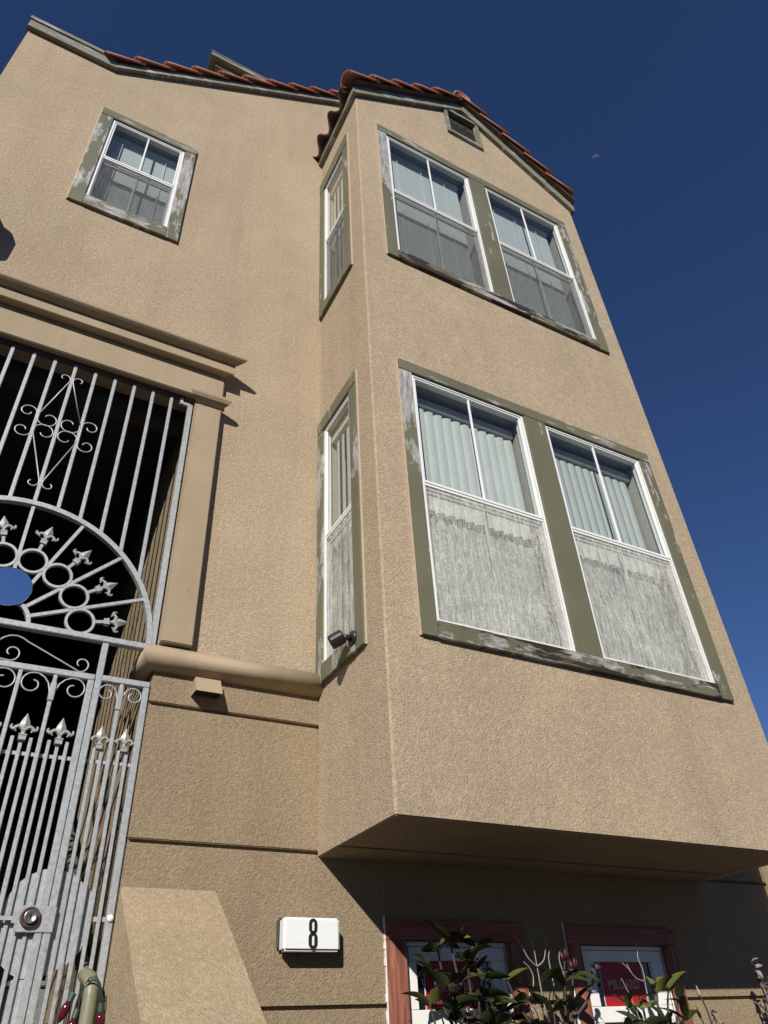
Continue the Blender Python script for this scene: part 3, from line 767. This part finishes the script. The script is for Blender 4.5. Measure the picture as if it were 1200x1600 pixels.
# spokes
def seg(p0, p1, r, parent, name, mat='galv', n=4, w=0.0): return MB(GT).tube([(p0[0], w, p0[1]), (p1[0], w, p1[1])], r, n).build(name, mat, parent)
for i in range(1, 8):
    a = i*pi/8
    seg((CX+.037*cos(a), CZ+.037*sin(a)), (CX+(AR-.003)*cos(a), CZ+(AR-.003)*sin(a)), .0024, gate, 'spoke')
# finial
def finial(parent, base, ang, h=.033, sq=1.0):
    """cast spearhead: socket, neck, two curled petals and a keeled blade, pointing along ang in the gate plane"""
    ca, sa = cos(ang), sin(ang); k_ = h/.033
    def L(x, w, y): return (base[0]+(x*(sa)+y*ca)*k_, w*k_, base[1]+(-x*ca+y*sa)*k_)
    m_ = MB(GT)
    def bx(x0, x1, y0, y1, hw):
        i = [m_.pt(*L(x, w, y)) for x in (x0, x1) for w in (-hw, hw) for y in (y0, y1)]
        for q in ((0, 1, 3, 2), (4, 6, 7, 5), (0, 4, 5, 1), (2, 3, 7, 6), (0, 2, 6, 4), (1, 5, 7, 3)): m_.f.append([i[j] for j in q])
    bx(-.0042, .0042, 0, .0055, .0042); bx(-.0048, .0048, .0055, .0068, .0048)
    def ringsec(pts):
        pr = None
        for (y, rx, rw) in pts:
            cur = [m_.pt(*L(rx*cos(t*pi/3), rw*sin(t*pi/3), y)) for t in range(6)]
            if pr:
                for j in range(6): m_.f.append([pr[j], pr[(j+1) % 6], cur[(j+1) % 6], cur[j]])
            else: m_.f.append(cur[::-1])
            pr = cur
        m_.f.append(pr)
    ringsec([(.0066, .0034, .0034), (.010, .0026, .0026), (.0145, .0030, .0030)])
    # keeled blade
    pr = None
    for (y, rx, rw) in ((.0125, .0008, .0012), (.016, .0046, .0030), (.0195, .0062, .0034), (.024, .0048, .0028), (.0295, .0022, .0016), (.034, .0002, .0003)):
        cur = [m_.pt(*L(x, w, y)) for x, w in ((rx, 0), (0, rw), (-rx, 0), (0, -rw))]
        if pr:
            for j in range(4): m_.f.append([pr[j], pr[(j+1) % 4], cur[(j+1) % 4], cur[j]])
        pr = cur
    for s_ in (-1, 1):
        pts = [(0.0, .0120), (.0035, .0160), (.0072, .0170), (.0105, .0148), (.0128, .0128), (.0146, .0142), (.0150, .0172), (.0138, .0185)]
        m_.tube([L(s_*x, .0006, y) for x, y in pts], .0016, 6, rs=[.0024*k_, .0025*k_, .0024*k_, .0022*k_, .0020*k_, .0018*k_, .0015*k_, .0008*k_])
        m_.tube([L(s_*x, .001, y) for x, y in ((.0105, .0150), (.0100, .0118), (.0082, .0100))], .001, 5, rs=[.0016*k_, .0014*k_, .0006*k_])
    return m_.build('finial', 'galv_cast', parent)
for i in range(0, 8):
    a = (i+.5)*pi/8
    flatring(gate, 'ring', (CX+.1035*cos(a), CZ+.1035*sin(a), 0), .0188, .0018, .0030, 0, 2*pi, 30)
    seg((CX+.1235*cos(a), CZ+.1235*sin(a)), (CX+.137*cos(a), CZ+.137*sin(a)), .0022, gate, 'stem', 'galv_cast')
    finial(gate, (CX+.136*cos(a), CZ+.136*sin(a)), a, .0345)
# polished disc
MB(GT).lathe([(.0001, 0), (.0300, 0), (.0303, .0008), (.0300, .0017), (.0001, .0018)], GT(CX, .0050, .5560), (0, -1, 0), 48).build('disc', 'polished', gate)

# wire scrollwork
def curl(cx, cz, r0, r1, a0, a1, n=22):
    out = []
    for i in range(n+1):
        f = i/n; a = radians(a0+(a1-a0)*f); r = r0+(r1-r0)*f**1.3; out.append((cx+r*cos(a), cz+r*sin(a)))
    return out
def wire(pts, parent, r=.00115, w=.002, name='scroll'):
    return MB(GT).tube([(p[0], w, p[1]) for p in pts], r, 5).build(name, 'galv', parent, smooth=True)
OC = CX-.0005
for sx in (-1, 1):
    for sz in (1, -1):
        zc = .8615
        def q(p): return (OC+sx*p[0], zc+sz*p[1])
        up = curl(.0125, .1175, .0032, .0108, -60, 205, 16)          # small curl at the tip
        pts = up + [(.004, .108), (.034, .0165)] + curl(.0165, .0150, .0178, .0060, 5, -330, 26)
        wire([q(p) for p in pts], gate)
    pts = [(OC+sx*p[0], .8615+p[1]) for p in curl(.0490, .0205, .0135, .0050, 180, -170, 26)[::-1]+curl(.0490, -.0205, .0135, .0050, 180, 530, 26)]
    wire(pts, gate)
# between the arch rail and the door
for sx in (-1, 1):
    def q(p): return (CX+sx*p[0], p[1])
    main = [(.008, .4760), (.013, .4815), (.020, .4855), (.028, .4865), (.036, .4845), (.043, .4805), (.060, .4733), (.085, .4625), (.108, .4525)] + curl(.1155, .4605, .0112, .0035, -95, 230, 24)
    wire([q(p) for p in main], gate)
    wire([q(p) for p in [(.004, .4545), (.014, .4510)]+curl(.0265, .4615, .0115, .0035, -95, 235, 24)], gate)
# fixed framing either side of the door leaf
DR = .1115
bar(.1165, -.10, .4980, .0042, name='post'); bar(2*CX-.1165, -.10, .4980, .0042, name='post')
side_panel = MB(GT).box(.1208, .1862, -.0042, .0042, .4410, .4495).box(.1778, .1862, -.0042, .0042, -.10, .4408).build('side_panel', 'galv', gate, bevel=.0008)
MB(GT).box(.1209, .1777, -.0060, -.0034, .3310, .3355).build('cross_bar', 'galv', side_panel)
MB(GT).box(.1625, .1777, -.0060, -.0034, .1500, .1550).build('cross_bar', 'galv', side_panel)
MB(GT).box(.1209, .1777, -.0060, -.0034, -.0900, -.0850).build('cross_bar', 'galv', side_panel)
def sbar(u, z1, parent): return MB(GT).box(u-.0022, u+.0022, -.0028, .0002, -.10, z1).build('bar', 'galv', parent, bevel=.0005)
bar(.1485, -.10, .4408, .0026, side_panel, off=.001)
MB(GT).box(.1450, .1520, -.003, .0050, .4030, .4300).build('sleeve', 'galv', side_panel, bevel=.0006)
for u in (.1290, .1385, .1600, .1705): sbar(u, .3500, side_panel)
for u in (.1337, .1652): finial(side_panel, (u, .3480), pi/2, .0315)
for sx in (-1, 1):
    def q(p): return (.1485+sx*p[0], p[1])
    wire([q(p) for p in [(.0018, .405), (.0028, .418), (.0060, .4290)]+curl(.0180, .4250, .0125, .0045, 160, -250, 26)], side_panel)
MB(GT).lathe([(.0001, 0), (.0042, 0), (.0040, .0016), (.0028, .0028), (.0001, .0032)], GT(.1822, .0042, .1525), (0, -1, 0), 12).build('bolt_cap', 'vinyl', gate, smooth=True)
# door leaf
leaf = MB(GT).box(2*CX-DR, DR, -.0042, .0042, .4400, .4485).box(DR-.0085, DR, -.0042, .0042, -.10, .4398).box(2*CX-DR, 2*CX-DR+.0085, -.0042, .0042, -.10, .4398).build('gate_leaf', 'galv', gate, bevel=.0008)
MB(GT).box(2*CX-DR+.0087, DR-.0087, -.0060, -.0034, .3310, .3355).build('cross_bar', 'galv', leaf)
MB(GT).box(2*CX-DR+.0087, DR-.0087, -.0060, -.0034, -.0900, -.0850).build('cross_bar', 'galv', leaf)
PW = .0109
for k_ in range(-11, 12):
    u = CX+k_*PW
    r4 = k_ % 4
    if r4 == 0: bar(u, -.10, .4398, .0026, leaf, off=.001)
    elif r4 == 2:
        sbar(u, .3490, leaf); finial(leaf, (u, .3480), pi/2, .0345)
    else: sbar(u, .3530, leaf)
for k_ in (-8, 0, 8):
    u0 = CX+k_*PW
    if k_: MB(GT).box(u0-.0036, u0+.0036, -.003, .0052, .4030, .4280).build('sleeve', 'galv', leaf, bevel=.0006)
    for sx in (-1, 1):
        if abs(u0+sx*.03-CX) > .14: continue
        def q(p): return (u0+sx*p[0], p[1])
        wire([q(p) for p in [(.0022, .404), (.0034, .417), (.0070, .4275), (.0130, .4345), (.0210, .4385)]+curl(.0262, .4235, .0150, .0045, 92, -262, 30)], leaf)
# sheet steel guard and lock
gp = [(.0665, .170), (.0740, .186), (.0855, .196), (.0995, .2025), (.1150, .2035), (.1300, .200), (.1430, .192), (.1570, .182), (.1635, .160), (.1620, .140), (.1560, .120), (.1440, .107), (.1290, .0990), (.1140, .0930), (.0980, .0935), (.0850, .0990), (.0745, .1080), (.0680, .1250), (.0650, .148)]
MB(GT).prism([(u, z) for u, z in gp if u < DR+.001 or True], -.0043, -.0030).build('guard_plate', 'galv', leaf)
MB(GT).prism([(.0905, .0925), (.1195, .0925), (.1165, -.09), (.0890, -.09)], -.0043, -.0030).build('guard_plate', 'galv', leaf)
MB(GT).box(.0800, .1215, .0038, .0056, .1365, .1630).build('lock_plate', 'galv', leaf, bevel=.0006)
lk = GT(.0945, .0056, .1510)
MB(GT).lathe([(.0001, 0), (.0106, 0), (.0106, .0035), (.0092, .0052), (.0088, .0042), (.0001, .0042)], lk, (0, -1, 0), 28).build('lock_ring', 'rust', leaf, smooth=True)
MB(GT).lathe([(.0001, .0040), (.0072, .0040), (.0070, .0078), (.0058, .0088), (.0050, .0078), (.0001, .0078)], lk, (0, -1, 0), 28).build('lock_cylinder', 'brass', leaf, smooth=True)
MB(GT).box(.0939, .0951, .0133, .0138, .1485, .1535).build('keyway', 'black', leaf)
MB(GT).box(.045, .0790, .0045, .0060, .1480, .1520).build('latch_bar', 'galv', leaf)

# ------------------------------------------------------------------ handrail with fairy lights
hr = thing('handrail', (.176, 1.028, -.18), 'olive painted pipe handrail rising behind the gate bars', 'handrail')
MB().tube([(.1690, .972, -.18), (.1690, .972, .074), (.1688, .974, .084), (.1675, .981, .0905), (.1655, .994, .0940), (.1653, 1.012, .098), (.1660, 1.040, .110), (.1640, 1.70, .535)], .0078, 12).build('pipe', 'pipe', hr, smooth=True)
rl0, rl1 = Vector((.1660, 1.040, .112)), Vector((.1640, 1.70, .535))
wp = []
for i in range(150):
    f = .02+.5*i/150; a = i*.78
    c_ = rl0.lerp(rl1, f); wp.append((c_.x+.0085*cos(a), c_.y, c_.z+.0085*sin(a)))
MB().tube(wp, .0020, 5).build('tape_wrap', 'wrap', hr, smooth=True)
sl = thing('string_lights', (.17, 1.022, .04), 'string of red bulbs on green wire draped over the handrail post', 'string lights')
wpts = [(.153, .985, -.02), (.155, .984, .02), (.1565, .985, .055), (.1590, .982, .078), (.1640, .966, .0900), (.1700, .962, .0915), (.1765, .966, .084), (.1805, .972, .072), (.1815, .974, .064)]
MB().tube(wpts, .0009, 5).build('wire', 'wire', sl, smooth=True)
MB().tube([(x+.002*sin(i*2), y-.003, z-.002) for i, (x, y, z) in enumerate(wpts)], .0010, 5).build('wire', 'wire', sl, smooth=True)
for (x, y, z, ax) in ((.1812, .972, .068, (.1, 0, -1)), (.1590, .978, .063, (-.2, 0, -1)), (.1530, .982, .078, (-.35, .1, -.9)), (.1600, .975, .044, (.3, 0, -1)), (.1550, .980, .030, (-.2, 0, -1))):
    MB().lathe([(.0001, 0), (.0034, 0), (.0034, .0080), (.0030, .0085)], (x, y, z), ax, 10).build('socket', 'wire', sl)
    b0 = Vector((x, y, z))+Vector(ax).normalized()*.0085
    MB().lathe([(.0030, 0), (.0046, .004), (.0050, .008), (.0042, .013), (.0022, .018), (.0003, .0205)], b0, ax, 10).build('bulb', 'bulb', sl, smooth=True)
hk = MB(); hk.ring((.152, 1.055, .215), .0075, .0022, 20, 6, 0, 2*pi*.8)
tag(hk.build('wall_hook', 'yellow', at=(.152, 1.055, .207), smooth=True), 'small yellow plastic ring hanging on the handrail behind the gate', 'hook')

# ------------------------------------------------------------------ house number light, vent hood, camera, added lantern
hn = thing('house_number_light', (.43, .99, .116), 'white box light with the black number 8 beside the stair wall', 'house number')
MB(T1).box(.3885, .4660, .0004, .0075, .1210, .1580).build('backplate', 'grey_metal', hn, bevel=.003)
MB(T1).box(.3905, .4680, .0078, .0245, .1185, .1560).build('face', 'white_acrylic', hn, bevel=.0026, segs=2, smooth=False)
nm = MB(T1); ncx, w_ = .4300, .0250
def stad(cx, cz, hw, hh, n=10):
    r = hw; pts = []
    for i in range(n+1): t = pi*i/n; pts.append((cx+r*cos(t), cz+hh-r+r*sin(t)))
    for i in range(n+1): t = pi+pi*i/n; pts.append((cx+r*cos(t), cz-hh+r+r*sin(t)))
    return pts
for cz, hw, hh in ((.14605, .0057, .0086), (.1300, .0061, .0092)):
    nm.sheet(stad(ncx, cz, hw, hh), [stad(ncx, cz, hw*.30, hh*.62)], depth=.0008, w=.0254+(.0001 if hh > .0085 else 0))
nm.build('numeral', 'numeral', hn)
vh_ = thing('vent_hood', (.264, .99, .436), 'small beige hooded wall vent under the rounded moulding', 'vent')
vx0, vx1 = .2460, .2835
hm = MB()
def vq(*ps): hm.f.append([hm.pt(*p) for p in ps])
za, zb2 = .4625, .4365
vq((vx0, .988, za), (vx1, .988, za), (vx1+.001, .974, zb2), (vx0-.001, .974, zb2))
vq((vx0, .9994, za), (vx1, .9994, za), (vx1, .988, za), (vx0, .988, za))
vq((vx0, .9994, za), (vx0, .988, za), (vx0-.001, .974, zb2), (vx0-.001, .9994, zb2))
vq((vx1, .9994, za), (vx1+.001, .9994, zb2), (vx1+.001, .974, zb2), (vx1, .988, za))
hm.build('hood', 'mould', vh_)
MB().box(vx0+.001, vx1-.001, .985, .9993, zb2+.003, zb2+.005).build('inside', 'black', vh_)
sc_ = thing('security_camera', (.44, .862, .50), 'small black camera mounted on the lower corner of the side bay window trim', 'camera')
c0 = Vector((BX0-.0068, .862, .5035))
MB().lathe([(.0001, 0), (.0115, 0), (.0118, .002), (.0108, .004), (.0001, .004)], c0, (-1, 0, 0), 24).build('mount_plate', 'black', sc_, smooth=False)
MB().tube([c0+Vector((-.003, 0, 0)), c0+Vector((-.012, -.001, -.001)), c0+Vector((-.018, .004, 0))], .0045, 10).build('arm', 'black', sc_, smooth=True)
MB().lathe([(.0001, 0), (.0090, 0), (.0110, .002), (.0112, .020), (.0095, .023), (.0001, .0232)], c0+Vector((-.0135, .004, .004)), (-.62, .50, -.38), 20).build('body', 'black', sc_, smooth=False)
wl = thing('unseen_lantern', (-.262, .95, 1.29), 'dark lantern added out of view to cast the shadow at the left edge above the cornice', 'shadow caster')  # unseen object shaped as a lantern, added to cast the wall shadow
MB().lathe([(.0001, 0), (.012, .002), (.022, .018), (.024, .070), (.016, .088), (.0001, .095)], (-.268, .935, 1.262), (0, 0, 1), 14).build('shade', 'black', wl, smooth=True)
MB().tube([(-.268, .9995, 1.34), (-.268, .965, 1.37), (-.268, .935, 1.352)], .004, 8).build('arm', 'black', wl, smooth=True)

# ------------------------------------------------------------------ shrubs
def leaf_mesh(L, Wd, bend, fold, nm='leaf'):
    vs, fs = [], []; N = 7
    for i in range(N+1):
        f = i/N; hw = Wd*.5*(sin(pi*min(1, f*.96+.04)**.85))**.8 if 0 < f < 1 else .0004
        x = L*(f-.15*bend*f*f); z = -bend*L*.5*f*f
        for s_ in (-1, 0, 1): vs.append((x*S, s_*hw*S, (z+abs(s_)*hw*fold)*S))
    for i in range(N):
        for j in range(2): a = i*3+j; fs.append((a, a+1, a+4, a+3))
    me = bpy.data.meshes.new(nm); me.from_pydata(vs, [], fs)
    for p in me.polygons: p.use_smooth = True
    return me
def leafset(mat, sizes):
    out = []
    for (L, Wd, b, f) in sizes:
        me = leaf_mesh(L, Wd, b, f); me.materials.append(M[mat]); out.append(me)
    return out
random.seed(21)
LS = leafset('leaf', [(.046, .0140, .5, .25), (.040, .0160, .9, .35), (.030, .0140, .2, .2), (.048, .0125, .3, .3), (.036, .0170, 1.3, .3), (.022, .0090, .4, .3)])
LL = leafset('leaf_light', [(.036, .0145, .3, .3), (.031, .0130, .6, .4), (.040, .0140, .8, .3), (.026, .0125, .1, .2)])
DL = leafset('deadleaf', [(.013, .009, .6, .3), (.010, .008, .2, .4), (.015, .007, 1.0, .2)])
def addleaf(parent, me, p, d, roll):
    o = bpy.data.objects.new('leaf', me); COL.objects.link(o); o.parent = parent
    q_ = Vector(d).normalized().to_track_quat('X', 'Z'); o.rotation_mode = 'QUATERNION'
    from mathutils import Quaternion
    o.rotation_quaternion = q_ @ Quaternion((1, 0, 0), roll)
    o.location = W(*p)-WO[parent]; return o
def cluster(parent, p, n, sets, up=.6, r=1.0, d0=(0, 0, 1)):
    a = random.uniform(0, 6.28)
    for i in range(max(3, int(n*.6))):
        a += 2.4; e = random.uniform(-.35, up)+.25
        d = Vector((cos(a), sin(a)*.85, e*1.0+.1))
        addleaf(parent, random.choice(sets), (p[0], p[1], p[2]-random.uniform(0, .006)), d, random.uniform(-.9, .9))
def stem(parent, pts, r0_, r1_, mat='bark'):
    # smooth the polyline
    P = [Vector(p) for p in pts]; out = []
    for i in range(len(P)-1):
        a = P[max(i-1, 0)]; b = P[i]; c = P[i+1]; d = P[min(i+2, len(P)-1)]
        for k_ in range(5):
            t = k_/5; out.append(.5*((2*b)+(-a+c)*t+(2*a-5*b+4*c-d)*t*t+(-a+3*b-3*c+d)*t**3))
    out.append(P[-1]); n = len(out)
    MB().tube(out, r0_, 6, rs=[r0_+(r1_-r0_)*i/(n-1) for i in range(n)]).build('stem', mat, parent, smooth=True)
YP = .945
sh1 = thing('shrub', (.655, YP, -.497), 'tall dark leaved shrub in front of the left basement window', 'shrub')
root = (.66, YP, -.49)
tips1 = [(.590, .935, .118, 6), (.617, .945, .128, 6), (.655, .940, .120, 8), (.600, .930, .078, 7), (.628, .950, .088, 8), (.655, .930, .090, 7), (.575, .940, .060, 5), (.640, .925, .060, 8), (.672, .950, .060, 7), (.615, .930, .042, 8), (.690, .940, .050, 6), (.660, .93, .036, 8), (.60, .95, .015, 6), (.65, .92, .008, 7), (.695, .93, .018, 6), (.635, .935, .105, 6), (.585, .945, .095, 4)]
for (x, y, z, n) in tips1:
    mx_ = .66+(x-.66)*.45
    stem(sh1, [root, (.66+(x-.66)*.1, YP, -.25), (mx_, YP, z-.11), (x+(mx_-x)*.25, (y+YP)/2, z-.035), (x, y, z)], .0030, .0012)
    cluster(sh1, (x, y, z), n, LS)
    if n > 6: cluster(sh1, (x+(mx_-x)*.18, (y+YP)/2, z-.022), 3, LS, .3)
    else: cluster(sh1, (x, y, z+.002), 1, LL)
sh2 = thing('shrub', (.79, YP, -.497), 'leggy shrub with dry curled twigs and red buds between the two basement windows', 'shrub')
root = (.79, YP, -.49)
for (x, y, z, n, st_) in [(.705, .95, .088, 6, LL), (.735, .95, .062, 6, LS), (.755, .94, .080, 5, LS), (.790, .93, .078, 8, LS), (.770, .94, .050, 8, LS), (.800, .94, .050, 8, LS), (.745, .95, .035, 7, LS), (.785, .93, .022, 8, LS), (.72, .94, .015, 6, LS), (.815, .94, .090, 4, LS), (.76, .94, .00, 7, LS)]:
    mx_ = .785+(x-.785)*.4
    stem(sh2, [root, (.787, YP, -.2), (mx_, YP, z-.10), (x+(mx_-x)*.25, (y+YP)/2, z-.03), (x, y, z)], .0028, .0011)
    cluster(sh2, (x, y, z), n, st_)
for i, (x, z) in enumerate([(.803, .118), (.817, .107), (.822, .112)][:2]):
    stem(sh2, [(.795, .94, .07), (.80, .94, .09), (x, .938, z-.012)], .0015, .0012)
    for a in (0, 2.1, 4.2): MB().lathe([(.0002, 0), (.0026, .003), (.0034, .007), (.0020, .012), (.0003, .016)], (x+.002*cos(a), .938+.002*sin(a), z-.013), (.3*cos(a)+.15, .3*sin(a), 1), 7).build('bud', 'bud', sh2, smooth=True)
bx_, bz_ = .7535, .0985      # bare dry twigs (fan of curls)
for pts in ([(.757, .94, .04), (.7545, .94, .07), (bx_, .94, bz_), (.752, .94, .125), (.748, .94, .137), (.751, .938, .1435), (.7575, .938, .146), (.7655, .938, .1445)],
            [(bx_, .94, bz_), (.740, .939, .108), (.731, .938, .121), (.7255, .938, .129), (.7205, .938, .134), (.7235, .938, .140)],
            [(bx_, .94, bz_), (.766, .939, .106), (.772, .938, .121), (.775, .938, .131), (.770, .938, .138), (.760, .938, .143)],
            [(.778, .94, .075), (.776, .94, .105), (.779, .94, .116), (.784, .94, .122)],
            [(.742, .94, .075), (.744, .94, .088), (.739, .94, .098), (.731, .94, .104)],
            [(.80, .94, .085), (.795, .94, .105), (.798, .94, .116), (.805, .94, .122)]):
    stem(sh2, pts, .0009, .0005, 'deadstem')
stem(sh2, [(.79, .94, .03), (.825, .935, .055), (.838, .93, .075), (.845, .93, .095)], .0022, .0012)
for p in ((.838, .93, .078), (.843, .93, .088), (.846, .93, .096), (.832, .93, .066)):
    for i in range(3): addleaf(sh2, random.choice(DL), p, (random.uniform(-1, 1), random.uniform(-1, .3), random.uniform(.1, 1)), random.uniform(-1, 1))
sh3 = thing('shrub', (.955, YP, -.497), 'yellowish green shrub in front of the right basement window', 'shrub')
root = (.955, YP, -.49)
for (x, y, z, n, st_) in [(.985, .93, .072, 7, LL), (1.000, .93, .058, 5, LS), (.965, .935, .068, 4, LL), (.935, .94, .048, 5, LL), (.905, .94, .055, 4, LL), (.930, .94, .030, 7, LS), (.965, .93, .035, 7, LS), (.890, .94, .028, 5, LS), (.955, .93, .010, 7, LS), (1.005, .93, .035, 5, LS), (.92, .93, .00, 7, LS), (.985, .93, .012, 6, LS)]:
    mx_ = .955+(x-.955)*.4
    stem(sh3, [root, (.955, YP, -.2), (mx_, YP, z-.10), (x+(mx_-x)*.25, (y+YP)/2, z-.03), (x, y, z)], .0028, .0012)
    cluster(sh3, (x, y, z), n, st_, .9)
for pts in ([(.950, .94, .03), (.950, .94, .07), (.9495, .938, .095), (.9450, .938, .108), (.9475, .938, .122), (.9430, .938, .131), (.9360, .938, .135)],
            [(.9480, .938, .080), (.935, .938, .083), (.926, .938, .090), (.920, .938, .102)], [(.926, .938, .090), (.921, .938, .096), (.911, .938, .1035)],
            [(.925, .94, .03), (.918, .94, .055), (.911, .94, .072), (.905, .94, .084)]):
    stem(sh3, pts, .0009, .0005, 'deadstem')
sh4 = thing('weed', (1.09, .965, -.497), 'single thin dry weed stem against the sunlit wall right of the windows', 'plant')
stem(sh4, [(1.12, .965, -.49), (1.11, .965, -.1), (1.096, .965, .03), (1.087, .965, .062), (1.0855, .965, .070)], .0018, .0009, 'bark')
MB().lathe([(.0003, 0), (.0030, .003), (.0034, .007), (.0012, .012), (.0002, .017)], (1.0870, .965, .060), (-.2, 0, 1), 8).build('bud', 'deadstem', sh4, smooth=True)
for p in ((1.101, .962, .040), (1.104, .962, .034), (1.103, .962, .026), (1.112, .962, .018)):
    for i in range(2): addleaf(sh4, random.choice(DL), p, (random.uniform(-1, 1), random.uniform(-1, .3), random.uniform(-.5, 1)), random.uniform(-1, 1))
stem(sh4, [(1.11, .965, -.05), (1.108, .963, .01), (1.102, .962, .035), (1.104, .962, .045), (1.113, .962, .048)], .0014, .0006, 'deadstem')
sh5 = thing('dry_shrub', (1.24, .955, -.497), 'dusty mauve leaved dry plant at the right edge of the frame', 'plant')
for (x, z) in ((1.205, .108), (1.215, .095), (1.228, .085), (1.212, .070), (1.205, .052), (1.222, .060), (1.208, .035), (1.225, .03), (1.24, .07), (1.23, .05)):
    stem(sh5, [(1.25, .955, -.49), (1.245, .955, -.1), (x+.014, .95, z-.05), (x+.004, .947, z-.012), (x, .945, z)], .0020, .0008, 'bark')
    for i in range(7):
        f = random.uniform(0, 1); addleaf(sh5, random.choice(DL), (x+.012*f, .945, z-.035*f), (random.uniform(-1, 1), random.uniform(-1, .4), random.uniform(-.6, 1)), random.uniform(-1.2, 1.2))

# ------------------------------------------------------------------ the moon
md = Vector((.46612, .24323, .85063))
mo = bpy.data.objects.new('moon', bpy.data.meshes.new('moon')); COL.objects.link(mo)
bm = bmesh.new(); bmesh.ops.create_uvsphere(bm, u_segments=32, v_segments=20, radius=9.5)
for f in bm.faces: f.smooth = True
bm.to_mesh(mo.data); bm.free(); mo.data.materials.append(M['moon']); mo.location = md*2000
tag(mo, 'pale half moon in the blue sky right of the house', 'moon')
